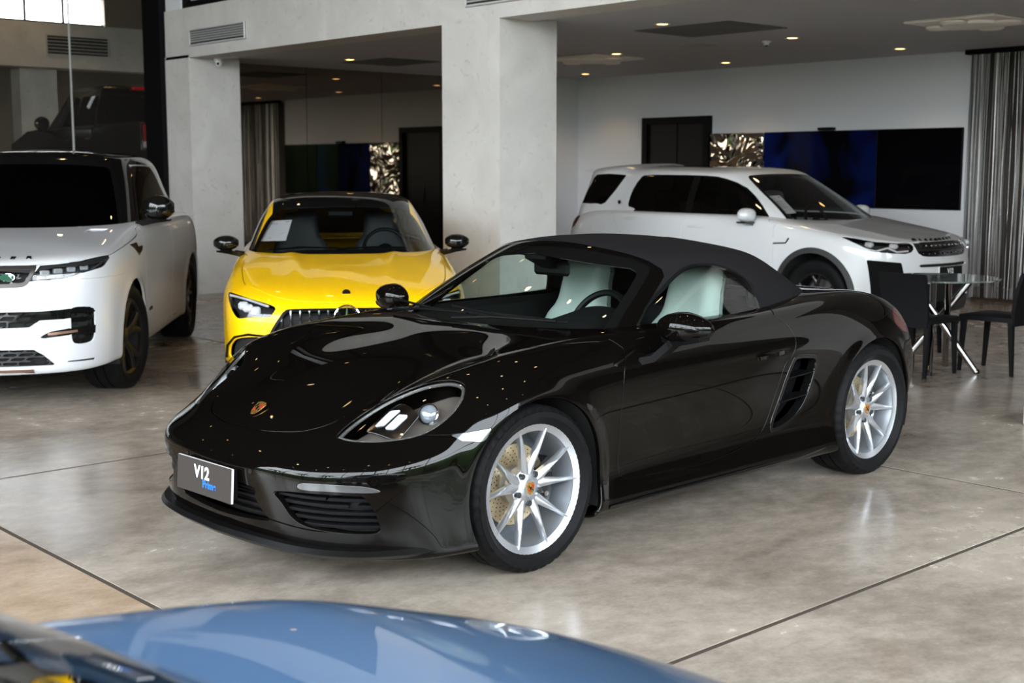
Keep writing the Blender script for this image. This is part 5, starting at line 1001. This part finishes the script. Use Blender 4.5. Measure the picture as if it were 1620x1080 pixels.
    PB().loft([[(x, -.72, z-.03), (x, -.3, z), (x, .3, z), (x, .72, z-.03)] for x, z in ((.30, 1.0), (.5, 1.035), (.75, 1.05), (.9, 1.03), (.92, .85))], False).obj('dashboard', M_DASH, t)
    ls = mat('suv_leather', (.10, .10, .10), .5)
    for x in (1.55, 2.45):
        for sd in (-1, 1): seat(t, x, sd*.38, 1.38, ls, .70)
    steering(t, (.92, -.37, 1.05), .18, .42); sheet(t, ((.885, .575, 1.325), (.835, .40, 1.335), (.575, .455, 1.160), (.620, .62, 1.150)))
    liners(t, arc, .55, .91); bk = mat('black_alloy', (.008, .008, .009), .3, .3, .4)
    for x in (0, 2.741):
        for sd in (1, -1): wheel5(t, x, sd*.80, .368, .368, .245, .235, sd, bk)
    return t
# ------------------------------------------------------------------ yellow coupe
def coupe(t, P, detail=True):
    arc = [(0, .325, .365), (2.729, .325, .365)]; k = Car(t, COUPE, COUPETOP, arc, None, dome=.012 if detail else 0.); bh = basis((-.8, .5, .2))
    hl = k.take(region([(-.353,.862,.698),(-.441,.822,.706),(-.667,.665,.678),(-.78,.51,.634),(-.803,.528,.580),(-.80,.555,.562),(-.76,.663,.558),(-.688,.765,.542),(-.635,.803,.566),(-.526,.84,.633)], bh, 3, lim=FRONT), .002)
    GR = symm([(0,.622),(.37,.618),(.437,.604),(.475,.560),(.515,.50),(.545,.44),(.52,.40),(.40,.375),(0,.365)]); gfn = region(GR, 'yz', 3, lim=FRONT)
    gr = k.take(gfn, .001); si = k.take(region([(.60,.405),(.72,.412),(.80,.385),(.845,.32),(.84,.24),(.70,.225),(.62,.26)], 'yz', 3, lim=FRONT)); lw = k.take(region(symm([(0,.32),(.5,.31),(.55,.25),(.4,.22),(0,.22)]), 'yz', 2, lim=FRONT))
    _f = region(symx([(-.80,0),(-.78,.30),(-.70,.50),(-.56,.63),(-.374,.735),(-.034,.775),(.3,.79),(.6,.77),(.80,.735),(.80,0)]), 'xy', 3, lim=lambda V: .62-V[:, 2]); hood = k.take(_f, .004); k.seal(_f, True)
    _f = region([(.55,1.1),(.50,.85),(.47,.6),(.48,.30),(.56,.25),(1.5,.25),(1.56,.30),(1.56,1.1)], 'xz', 2, lim=SIDE); d1 = k.take(_f, .004); k.seal(_f); _f = region([(1.56,1.1),(1.56,.30),(1.62,.25),(2.1,.25),(2.25,.45),(2.4,.70),(2.55,.85),(2.55,1.1)], 'xz', 2, lim=SIDE); d2 = k.take(_f, .004); k.seal(_f)
    k.shell(P); hd = k.c('hood', hood, P); k.lr('front_door', d1, P); k.lr('rear_door', d2, P)
    hs = k.lr('headlight', hl, M_LENS, None, .006); k.lr('lamp_bowl', shift(hl, -.045), M_LAMP, hs, -.04)
    for i, sd in enumerate((1, -1)):
        for x, y, z in ((-.60, .735, .625), (-.70, .645, .598), (-.655, .70, .612)): PB().box((x-.05, sd*y-.036, z-.026), (x+.02, sd*y+.036, z+.030), .014).obj('led_module', mat('led_module_bright', (.75, .78, .82), .1, .6, 1, emit=(.9, .95, 1), es=.4), hs[i])
        PB().tube([(-.47, sd*.835, .690), (-.64, sd*.70, .672), (-.765, sd*.55, .632)], .009, 6).obj('light_guide', mat('light_guide', (.6, .6, .62), .2, .3, 1), hs[i])
    g0 = k.c('grille', shift(gr, -.05), M_SATIN, None, -.045); k.c('grille_frame', clip(gr, lambda V: -.018-gfn(V)), M_SATIN, g0, .02)
    for z in (.40, .435, .47, .505, .54, .575): k.c('grille_slat', clip(shift(gr, -.035), lambda V: np.abs(V[:, 2]-z)-.003), M_SATIN, g0, .008, .001)
    for j in range(-7, 8):
        y = j*.066
        if abs(y) < .03: continue
        zt = .606-.25*max(0, abs(y)-.40); zb = .385+.2*max(0, abs(y)-.42); xx = -.862+.35*y*y*.55
        PB().loft([[(xx+.022+.10*max(0, z-.5)*1.0, y-.007, z), (xx+.10*max(0, z-.5)*1.0, y-.005, z), (xx+.10*max(0, z-.5), y+.005, z), (xx+.022+.10*max(0, z-.5), y+.007, z)] for z in (zb, .5, zt)]).obj('grille_bar', M_CHROME, g0)
    if detail:
     p = PB(); c = Vector((-.874, 0, .553)); tt = np.linspace(0, 2*math.pi, 40, endpoint=False); p.tube([(c.x, .090*math.cos(a), c.z+.090*math.sin(a)) for a in tt], .0065, 8, True)
     for a in (90, 210, 330): p.loft([[(c.x-.004, -.011*math.sin(R(a)), c.z+.011*math.cos(R(a))), (c.x-.010, 0, c.z), (c.x-.004, .011*math.sin(R(a)), c.z-.011*math.cos(R(a))), (c.x+.004, 0, c.z)], [(c.x-.002, .083*math.cos(R(a))-.002*math.sin(R(a)), c.z+.083*math.sin(R(a))), (c.x-.004, .083*math.cos(R(a)), c.z+.083*math.sin(R(a))), (c.x-.002, .083*math.cos(R(a))+.002*math.sin(R(a)), c.z+.083*math.sin(R(a))), (c.x+.002, .083*math.cos(R(a)), c.z+.083*math.sin(R(a)))]])
     p.obj('grille_star', M_CHROME, g0); PB().at((-.845, 0, .540), (0, R(-90), 0)).lathe([(0, .012), (.08, .010), (.085, 0)], 32).obj('star_backing', M_BLACK, g0)
     hb = PB().at((-.703, 0, .7165), (0, R(-62), 0)).lathe([(0, .004), (.026, .004), (.029, 0)], 30).obj('hood_badge', M_DARKCHROME, hd); q = PB(); q.M = Matrix.Translation((-.7065, 0, .7185)) @ Matrix.Rotation(R(-62), 4, 'Y')
     for a in (180, 60, 300): q.tube([(-.7065, 0, .7195), (-.7065-.020*.47*math.cos(R(a))*-1, .020*math.sin(R(a)), .7195-.020*.88*math.cos(R(a))*-1)], .0022, 5)
     q.obj('badge_star', M_CHROME, hb)
    ss = k.lr('side_intake', shift(si, -.04), M_DARK, None, -.035); k.c('lower_intake', shift(lw, -.04), M_DARK, None, -.035)
    for i, sd in enumerate((1, -1)): PB().tube([(-.80, sd*.585, .425), (-.755, sd*.70, .432), (-.66, sd*.80, .405), (-.54, sd*.862, .33), (-.50, sd*.873, .24)], .010, 8).obj('intake_blade', M_BLACK, ss[i])
    wf = region(symm([(0,1.315),(.26,1.311),(.43,1.30),(.535,1.284),(.59,1.22),(.642,1.15),(.70,1.03),(.735,.94),(.76,.86),(0,.86)]), 'yz', 3, lim=lambda V: V[:, 0]-1.36)
    ws = k.take(wf, 0, 'g'); w0 = k.p('windshield', both(clip(ws, lambda V: wf(V)+.028)), glass('car_glass_dim', (.60, .64, .64), 1.5)); k.c('windshield_border', clip(ws, lambda V: -.028-wf(V)), M_BLACK, w0, .004)
    df = region([(.72,.90),(.95,1.03),(1.2,1.17),(1.42,1.262),(1.7,1.285),(2.05,1.268),(2.4,1.19),(2.75,1.05),(2.85,.98),(2.85,.86),(.72,.86)], 'xz', 3, lim=SIDE); dl = k.take(df, 0, 'g'); sw = k.lr('side_window', clip(dl, lambda V: df(V)+.018), G_TINT, None, .003); k.lr('window_surround', clip(dl, lambda V: -.018-df(V)), M_BLACK, sw, .008)
    rl = k.take(lambda V: np.maximum(np.maximum(np.minimum(1.318-V[:, 2], np.maximum(V[:, 0]-1.40, np.abs(V[:, 1])-.60)), V[:, 0]-2.3), np.abs(V[:, 1])-.585), 0, 'g'); k.c('roof', rl, M_BLACK, None, .006)
    bw = k.take(region(symm([(0,1.29),(.40,1.24),(.50,1.05),(.5,.98),(0,.96)]), 'yz', 2, lim=lambda V: 2.2-V[:, 0]), 0, 'g'); k.c('rear_window', bw, G_TINT, None, .003)
    k.c('pillar_panel', clip(k.g, lambda V: .90-V[:, 2]), P, None, .012)
    for sd in (1, -1): mirror_pod(t, (.74, .945, 1.005), sd, (.14, .20, .125), M_BLACK, M_BLACK, .80)
    PB().box((-.45, -.70, .16), (3.2, .70, .35)).obj('underbody', M_DARK, t); PB().box((.4, -.72, .3), (3.0, .72, .78)).obj('cabin_tub', M_DARK, t); PB().box((-.6, -.5, .3), (.4, .5, .66)).obj('engine_bay', M_DARK, t)
    PB().loft([[(x, -.68, z-.03), (x, -.3, z), (x, .3, z), (x, .68, z-.03)] for x, z in ((.40, .88), (.6, .92), (.8, .94), (.95, .93), (.97, .75))], False).obj('dashboard', M_DASH, t)
    ls = mat('coupe_seat_cloth', (.035, .038, .04), .6)
    for sd in (-1, 1):
        seat(t, 1.75, sd*.36, 1.23, ls, .72)
        PB().box((1.42, sd*.36-.21, .985), (1.50, sd*.36+.21, 1.0), .006).obj('belt_guide', M_SILVER, t) if sd > 2 else None
    steering(t, (1.0, -.36, .93), .18, .42); PB().box((1.12, -.10, 1.20), (1.15, .12, 1.255), .012).obj('rear_view_mirror', M_SATIN, t)
    for y0 in (.62, .05): PB().tube([(.62, y0, .955), (.66, y0-.30, .968), (.64, y0-.58, .962)], .008, 6).obj('wiper_arm', M_SATIN, t)
    liners(t, arc, .55, .87); bk = mat('black_alloy', (.008, .008, .009), .3, .3, .4)
    for x in (0, 2.729):
        for sd in (1, -1): wheel5(t, x, sd*.79, .325, .325, .245, .225, sd, bk)
    return t
big_suv(); mid_suv()
cy = coupe(thing('yellow_coupe', 'yellow four-door coupe with a black roof and barred grille, facing the camera', 'car', (5.848, 8.318, 0), R(55.68)), P_YELLOW)
sheet(cy, ((1.150, .637, 1.165), (.945, .415, 1.182), (.685, .463, 1.022), (.890, .696, 1.008)))
# ------------------------------------------------------------------ foreground car
P_BLUE = paint('blue_grey_paint', (.09, .185, .35), .0, .35)
fc = coupe(thing('blue_grey_car', 'blue-grey car close to the camera, only its smooth hood in view', 'car', (1.198, 1.154, 0), R(178.45)), P_BLUE, False)
def droop(o):
    for c in o.children:
        if c.name.startswith('wheel') and c.type == 'EMPTY': continue
        if c.type == 'MESH':
            n = len(c.data.vertices); a = np.zeros(n*3, np.float32); c.data.vertices.foreach_get('co', a); a = a.reshape(-1, 3); x = a[:, 0].copy()
            t = np.clip((.05-x)/.8, 0, 1); a[:, 2] -= .07*t**1.5*np.clip(a[:, 2]/.75, 0, 1.2); a[:, 0] = np.where(x < .05, .05+(x-.05)*.94, x); a[:, 0] -= .06 if c.name.split('.')[0] in ('windshield', 'windshield_border', 'pillar_panel', 'side_window', 'window_surround', 'roof', 'rear_window', 'dashboard', 'wiper_arm') else 0; c.data.vertices.foreach_set('co', a.ravel()); c.data.update()
        droop(c)
droop(fc)
# ------------------------------------------------------------------ pickup behind the glass
def pickup():
    t = thing('pickup_truck', 'black pickup truck with a red tail light behind the glass wall', 'car', (10.33, 22.75, 1.05), R(-90)); W = 1.0
    P = mat('pickup_black_paint', (.004, .004, .004), .2, spec=.22)
    def sec(x, y, z0, z1, z2, c=.08): return [(x, -y+.05, z0), (x, -y, z0+.15), (x, -y, z1), (x, -y+c, z2), (x, y-c, z2), (x, y, z1), (x, y, z0+.15), (x, y-.05, z0)]
    PB().loft([sec(-.95, .80, .45, .85, 1.0, .2), sec(-.85, .95, .38, 1.0, 1.12, .15), sec(-.2, 1.0, .36, 1.12, 1.22), sec(.7, 1.0, .36, 1.16, 1.26), sec(2.55, 1.0, .36, 1.18, 1.26, .05)]).obj('cab_body', P, t, ang=50)
    PB().loft([sec(2.58, 1.0, .42, 1.18, 1.27, .05), sec(4.55, 1.0, .42, 1.18, 1.27, .05)]).obj('cargo_bed', P, t, ang=50)
    PB().box((4.55, -.86, .62), (4.62, .86, 1.26), .02).obj('tailgate', P, t); PB().box((4.58, -.95, .42), (4.75, .95, .60), .04).obj('rear_bumper', M_CHROME, t)
    PB().loft([[(x0, -y, z) for y in (-b, b)]+[(x1, -y, z) for y in (b, -b)] for x0, x1, b, z in ((.60, 2.52, .90, 1.22), (.95, 2.48, .84, 1.50), (1.28, 2.42, .74, 1.84), (1.42, 2.36, .62, 1.91), (1.55, 2.25, .4, 1.93))]).obj('cab_roof', P, t, ang=55)
    for s in (-1, 1):
        for x0, x1, u in ((1.05, 1.68, 1.36), (1.76, 2.36, 1.78)): PB().loft([[(x0, s*.905, 1.28), (x1, s*.905, 1.28), (x1, s*.895, 1.28), (x0, s*.895, 1.28)], [(max(x0+.08, u-.1), s*.79, 1.74), (x1-.03, s*.79, 1.74), (x1-.03, s*.78, 1.74), (max(x0+.08, u-.1), s*.78, 1.74)]]).obj('side_window', G_DARK, t)
        tl = PB().box((4.30, s*.86, .86), (4.60, s*1.012, 1.24), .03).obj('tail_light', mat('tail_light_glow', (.42, .015, .02), .12, 0, 1), t)
        PB().box((4.33, s*.85, .875), (4.612, s*1.018, .985), .02).obj('reverse_lamp', mat('lamp_white', (.7, .68, .68), .15, 0, 1), tl)
        PB().tube([(4.58, s*1.015, .86), (4.27, s*1.015, .85), (4.27, s*1.015, 1.25), (4.58, s*1.015, 1.25)], .010, 6, True).obj('lamp_bezel', M_CHROME, tl)
        for x in (1.55, 2.32): PB().box((x, s*1.0-.02, 1.02), (x+.20, s*1.0+.025, 1.06), .012).obj('door_handle', M_BLACK, t)
        mirror_pod(t, (.98, 1.14, 1.32), s, (.14, .24, .24), M_BLACK, M_BLACK, .93)
        for x in (0, 3.57): wheel5(t, x, s*.86, .40, .40, .255, .27, s, mat('dark_alloy', (.055, .05, .048), .3, .8, .4))
    PB().box((2.40, -.22, 1.845), (2.475, .22, 1.90), .01).obj('brake_light', mat('brake_light_red', (.5, .01, .01), .2, 0, 1), t); PB().box((2.455, -.70, 1.30), (2.50, .70, 1.74), .01).obj('rear_window', M_BLACK, t)
pickup()
# ------------------------------------------------------------------ back wall furnishing
dr = struct(PB().box((15.05, 12.26, 0), (15.15, 12.36, 2.38)).box((15.05, 13.45, 0), (15.15, 13.55, 2.38)).box((15.05, 12.36, 2.28), (15.15, 13.45, 2.38)).obj('door_1', M_STEEL))
PB().box((15.12, 12.36, 0), (15.16, 12.90, 2.28), .004).obj('door_leaf', mat('door_black', (.004, .0045, .005), .4, spec=.15), dr); PB().box((15.10, 12.90, 0), (15.14, 13.45, 2.28), .004).obj('door_leaf', mat('door_black', (.004, .0045, .005), .4, spec=.15), dr)
PB().cyl((15.08, 12.94, 1.0), (15.08, 12.94, 1.3), .012).obj('door_pull', M_DARKCHROME, dr)
M_FOIL = mat('chrome_foil', (.62, .55, .46), .06, 1)
n_, r_, s_ = noise_mix(M_FOIL, (.60, .54, .46), (.66, .60, .52), 1.5, 2)
w_n = N_(M_FOIL, 'ShaderNodeTexNoise', Scale=2.2, Detail=2.0, Distortion=.8); tcx = N_(M_FOIL, 'ShaderNodeTexCoord'); L_(M_FOIL, tcx.outputs['Object'], w_n.inputs['Vector']); bq = N_(M_FOIL, 'ShaderNodeBump', Strength=1.0, Distance=.22); L_(M_FOIL, w_n.outputs['Fac'], bq.inputs['Height']); L_(M_FOIL, bq.outputs[0], bsdf(M_FOIL).inputs['Normal'])
tag(PB().box((15.08, 11.31, 1.05), (15.148, 12.25, 2.12), .01).obj('foil_panel', M_FOIL), 'crumpled mirror-foil panel on the wall between door and screens', 'wall panel')
M_SCR = mat('screen_black', (.002, .002, .003), .06, 0, 0, .10)
def screen(y0, y1, label, blue):
    t = thing('wall_screen', label, 'screen', (15.1, (y0+y1)/2, 1.1), 0, 'screens on the back wall'); h = (y1-y0)/2
    PB().box((0, -h+.002, 0), (.05, h-.002, 1.02), .006).obj('screen_case', M_STEEL, t)
    m_ = M_SCR
    if blue:  # blue reflection in the glass, painted as noise-shaped emission
        m_ = mat('screen_blue_reflection', (.002, .002, .003), .06, 0, 0, .10); b = bsdf(m_); tcn = N_(m_, 'ShaderNodeTexCoord'); nz = N_(m_, 'ShaderNodeTexNoise', Scale=1.3, Detail=2.0, Distortion=.7); L_(m_, tcn.outputs['Object'], nz.inputs['Vector'])
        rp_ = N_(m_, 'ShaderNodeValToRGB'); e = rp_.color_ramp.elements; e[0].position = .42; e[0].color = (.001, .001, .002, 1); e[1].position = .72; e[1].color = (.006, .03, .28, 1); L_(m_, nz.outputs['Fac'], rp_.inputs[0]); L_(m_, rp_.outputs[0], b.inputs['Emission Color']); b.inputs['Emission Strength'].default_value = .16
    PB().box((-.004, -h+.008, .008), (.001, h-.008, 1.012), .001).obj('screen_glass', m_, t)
screen(9.49, 11.30, 'wide black wall screen with a dim blue reflection painted as glow, beside the foil panel', True); screen(8.30, 9.49, 'black wall screen nearest the string curtain', False)
tag(PB().box((15.08, 10.16, 2.125), (15.16, 10.41, 2.165), .008).obj('screen_camera', M_SATIN), 'small black bar mounted on top of the wide wall screen', 'camera bar')
tag(PB().box((14.90, 12.9, 1.62), (15.04, 13.5, 1.70), .02).obj('wall_shelf', M_SATIN), 'black ledge before the black doorway behind the white SUV', 'ledge') if 0 else None
# string curtain
def curtain():
    rng = random.Random(5); p = PB(); y = 8.19
    while y > 3.2:
        y -= rng.uniform(.006, .015); wv = rng.uniform(.0018, .0042); x = 15.02+rng.uniform(-.03, .03); p.mi = 0 if rng.random() < .5 else 1; tw = rng.uniform(-.5, .5); dy = rng.uniform(-.03, .03)
        c, s = math.cos(tw)*wv, math.sin(tw)*wv; V = [(x-s, y-c, .05), (x+s, y+c, .05), (x-s, y-c+dy, 1.5), (x+s, y+c+dy, 1.5), (x-s, y-c, 2.98), (x+s, y+c, 2.98)]; V += [(a+.0015, b, c_) for a, b, c_ in V]
        p.add(V, [(0, 1, 3, 2), (2, 3, 5, 4), (7, 6, 8, 9), (9, 8, 10, 11), (0, 2, 8, 6), (2, 4, 10, 8), (1, 7, 9, 3), (3, 9, 11, 5)])
    o = p.obj('string_curtain', [mat('silver_string', (.75, .74, .73), .4, .4), mat('black_string', (.012, .012, .013), .5)], fixn=False); tag(o, 'curtain of silver and black strings hanging beside the screens', 'curtain', None, 'stuff')
    r = tag(PB().box((14.96, 3.1, 2.98), (15.08, 8.24, 3.04), .008).obj('curtain_rail', M_STEEL), 'black ceiling rail that carries the string curtain', 'rail')
curtain()
struct(PB().box((15.30, 3.0, 0), (15.6, 8.2, .14)).obj('baseboard_curtain', M_BROWN))
# ------------------------------------------------------------------ table and chairs
def table():
    t = thing('glass_table', 'round glass table on crossed chrome legs', 'table', (9.5, 5.35, 0))
    PB().lathe([(0, .738), (.448, .738), (.452, .742), (.452, .748), (.448, .752), (0, .752)], 64).obj('glass_top', mat('table_glass', (.75, .85, .82), .02, 0, 0, .5, trans=.92, ior=1.45), t)
    for i in range(4):
        a = R(18+90*i); o = R(62); PB().cyl((.30*math.cos(a), .30*math.sin(a), .012), (.24*math.cos(a+R(205)), .24*math.sin(a+R(205)), .738), .026, 16).obj('leg', mat('leg_chrome', (.38, .37, .36), .12, 1), t)
        PB().cyl((.302*math.cos(a), .302*math.sin(a), .0), (.296*math.cos(a), .296*math.sin(a), .03), .026, 12).obj('foot', M_SATIN, t)
table()
M_HIDE = mat('black_leather', (.004, .004, .0045), .5, spec=.10); noise_mix(M_HIDE, (.004, .004, .0045), (.008, .008, .0085), 90, 3, .3, .7, None, .1)
def chair(x, y, rz, label):
    t = thing('dining_chair', label, 'chair', (x, y, 0), rz, 'black chairs round the glass table')
    # seat faces +x
    PB().loft([[(a, -b, z-.045), (a, -b, z-.008), (a, -b+.012, z), (a, b-.012, z), (a, b, z-.008), (a, b, z-.045)] for a, b, z in ((-.22, .20, .455), (-.20, .205, .462), (.20, .215, .462), (.235, .205, .455), (.245, .19, .44))]).obj('seat', M_HIDE, t, ang=40)
    PB().loft([[(px-.018, -b, z), (px-.022, 0, z), (px-.018, b, z), (px+.012, b, z), (px+.006, 0, z), (px+.012, -b, z)] for px, b, z in ((-.215, .19, .39), (-.215, .198, .48), (-.228, .20, .59), (-.250, .20, .70), (-.278, .198, .795), (-.283, .19, .808))]).obj('backrest', M_HIDE, t, ang=40)
    for sx_, sy_ in ((-1, -1), (-1, 1), (1, -1), (1, 1)): PB().loft([[(sx_*(.20+.025*k)-w_, sy_*(.182+.004*k)-w_, z), (sx_*(.20+.025*k)+w_, sy_*(.182+.004*k)-w_, z), (sx_*(.20+.025*k)+w_, sy_*(.182+.004*k)+w_, z), (sx_*(.20+.025*k)-w_, sy_*(.182+.004*k)+w_, z)] for k, z, w_ in ((1, 0, .012), (0, .42, .020))]).obj('leg', M_HIDE, t)
chair(9.26, 5.38, 0, 'black leather chair with its back to the black roadster')
chair(10.30, 6.12, R(-15), 'black leather chair partly hidden behind the nearest chair, by the white SUV')
chair(9.84, 5.02, R(88), 'black leather chair at the right edge, seat turned to the table')
tag(PB().box((7.85, 3.35, 0), (8.25, 3.82, .125), .01).obj('floor_block', mat('white_block', (.8, .8, .79), .5)), 'low white block on the floor at the right edge', 'block')
# ------------------------------------------------------------------ ceiling and beam fittings
M_BULB = mat('warm_lamp_disc', (1, .75, .4), .5, emit=(1, .58, .20), es=9.0); M_RING = mat('lamp_ring', (.75, .70, .62), .4)
_lamp = None
def downlight(x, y, z, label, group, spot=0):
    global _lamp
    if _lamp is None:
        a = thing('downlight', label, 'lamp', (x, y, z), 0, group); PB().lathe([(.055, -.001), (.072, -.006), (.085, -.004), (.085, .002)], 28, caps=False).obj('trim_ring', M_RING, a)
        PB().lathe([(0, -.002), (.056, -.002), (.056, .002), (0, .002)], 24).obj('bulb', M_BULB, a); _lamp = a
    else: a = copy_tree(_lamp); a.location = (x, y, z); a['label'] = label; a['group'] = group
    l = bpy.data.lights.new('lamp_light', 'SPOT'); l.energy = spot; l.color = (1, .68, .36); l.spot_size = R(110); l.spot_blend = .6; l.shadow_soft_size = .06
    if spot: o = bpy.data.objects.new('lamp_light', l); COL.objects.link(o); o.parent = a; o.location = (0, 0, -.02)
L5 = [(10.12, 8.85, 'warm recessed ceiling light nearest the middle pillar'), (12.24, 11.46, 'warm ceiling light next to the left round air unit'), (14.43, 14.15, 'warm ceiling light above the corner of the back wall'), (14.33, 11.39, 'warm ceiling light above the foil panel'), (12.23, 8.80, 'warm ceiling light beside the smoke detector'), (14.25, 8.69, 'warm ceiling light above the screen nearest the curtain'), (10.27, 14.41, 'warm ceiling light over the yellow coupe between the pillars')]
for x, y, lb in L5: downlight(x, y, CZ, lb, 'downlights in the bay ceiling', 9)
for x, y in ((12.24, 14.3), (10.2, 11.6), (10.2, 6.1), (12.3, 4.6), (14.3, 5.6)): downlight(x, y, CZ, 'warm recessed light out of view in the bay ceiling', 'downlights in the bay ceiling', 9)
for i in range(6):
    for j in range(9): downlight(-3.4+2.1*i+.35*(j % 2), -3.6+2.35*j, 5.9, 'small warm light in the dark hall ceiling above the frame', 'downlights in the hall ceiling', 4)
for x, y, z, lb in ((9.6, 19.2, 5.2, 'small warm lamp behind the glass above the pickup cab'), (10.6, 20.4, 5.2, 'small warm lamp behind the glass nearer the vent'), (9.3, 22.6, 5.2, 'small warm lamp behind the glass at the top left')): downlight(x, y, z+.69, lb, 'lamps behind the glass wall', 90)
def grille_vent(loc, rz, w_, h, label, n=5):
    t = thing('wall_vent', label, 'vent', loc, rz, 'air vents on the beam'); PB().box((-.02, -w_/2, -h/2), (-.012, w_/2, h/2)).obj('backing', M_DARK, t)
    for a, b in (((-.035, -w_/2, h/2-.018), (0, w_/2, h/2)), ((-.035, -w_/2, -h/2), (0, w_/2, -h/2+.018)), ((-.035, -w_/2, -h/2+.018), (0, -w_/2+.018, h/2-.018)), ((-.035, w_/2-.018, -h/2+.018), (0, w_/2, h/2-.018))): PB().box(a, b, .002).obj('frame_bar', mat('vent_aluminium', (.62, .63, .63), .4, .3), t)
    for k in range(n): z = -h/2+.03+(h-.06)*(k+.5)/n; PB().at((-.022, 0, z), (0, R(35), 0)).box((-.016, -w_/2+.018, -.003), (.016, w_/2-.018, .003)).obj('louvre', mat('vent_aluminium', (.62, .63, .63), .4, .3), t)
grille_vent((XB, 14.46, 3.24), 0, 1.33, .20, 'white louvred air vent on the cement beam above the left pillar'); grille_vent((XB, 9.28, 3.24), 0, 1.0, .20, 'white louvred air vent at the top edge above the middle pillar')
grille_vent((10.7, 23.6, 3.86), R(90), 1.2, .36, 'louvred air vent behind the glass wall above the pickup')
def ceil_panel(x, y, a, b, label, m_):
    t = thing('ceiling_grille', label, 'vent', (x, y, CZ)); PB().box((-a/2, -b/2, -.008), (a/2, b/2, 0), .003).obj('panel_frame', m_, t); n = 12
    for k in range(n): PB().box((-a/2+.03+(a-.06)*k/n, -b/2+.03, -.013), (-a/2+.03+(a-.06)*(k+.55)/n, b/2-.03, -.008)).obj('slat', m_, t)
M_GRILLE = mat('grey_grille', (.12, .12, .115), .6)
ceil_panel(10.84, 8.83, .96, 1.25, 'grey square ceiling grille right of the middle pillar', M_GRILLE); ceil_panel(10.9, 14.34, .9, 1.0, 'grey ceiling grille between the two pillars', M_GRILLE)
def cassette(x, y, label):
    m_ = mat('cassette_cream', (.90, .84, .76), .5); t = thing('ceiling_air_unit', label, 'air unit', (x, y, CZ), 0, 'ceiling air units'); PB().box((-.48, -.48, -.025), (.48, .48, 0), .012).obj('unit_panel', m_, t)
    PB().lathe([(0, -.060), (.26, -.060), (.30, -.050), (.31, -.025)], 40).obj('round_grille', m_, t)
    for k in range(4): a = R(45+90*k)*1; a = R(90*k); PB().at((.36*math.cos(a), .36*math.sin(a), -.03), (0, 0, a)).lathe([(0, -.035), (.10, -.032), (.125, -.018), (.13, 0)], 28).obj('air_flap', m_, t)
cassette(12.15, 6.62, 'cream square air unit in the ceiling at the top right'); cassette(12.45, 12.08, 'cream square air unit in the ceiling beside the middle pillar')
sd = thing('smoke_detector', 'small white smoke detector under the bay ceiling', 'detector', (12.31, 9.21, CZ)); PB().lathe([(0, -.045), (.03, -.045), (.035, -.02), (.05, -.018), (.055, 0)], 24).obj('sensor_head', mat('detector_white', (.75, .75, .75), .4), sd); PB().lathe([(0, -.062), (.018, -.060), (.02, -.045)], 16).obj('sensor_tip', M_SATIN, sd)
ht = thing('ceiling_hatch', 'thin pale access hatch in the ceiling beside the grille', 'hatch', (12.15, 10.07, CZ)); PB().box((-.16, -.16, -.006), (.16, .16, 0), .002).obj('hatch_lid', mat('hatch_pale', (.36, .36, .36), .6), ht)
dc = thing('dome_camera', 'white dome camera under the beam by the left pillar', 'camera', (8.70, 15.08, 3.005)); PB().lathe([(0, -.0), (.05, 0), (.052, -.03), (.045, -.05)], 24, caps=False).obj('camera_base', mat('detector_white', (.75, .75, .75), .4), dc); PB().ell((0, -.02, -.06), (.043, .043, .043)).obj('camera_ball', mat('detector_white', (.75, .75, .75), .4), dc); PB().cyl((-.03, -.045, -.065), (-.045, -.068, -.07), .016).obj('lens', M_BLACK, dc)
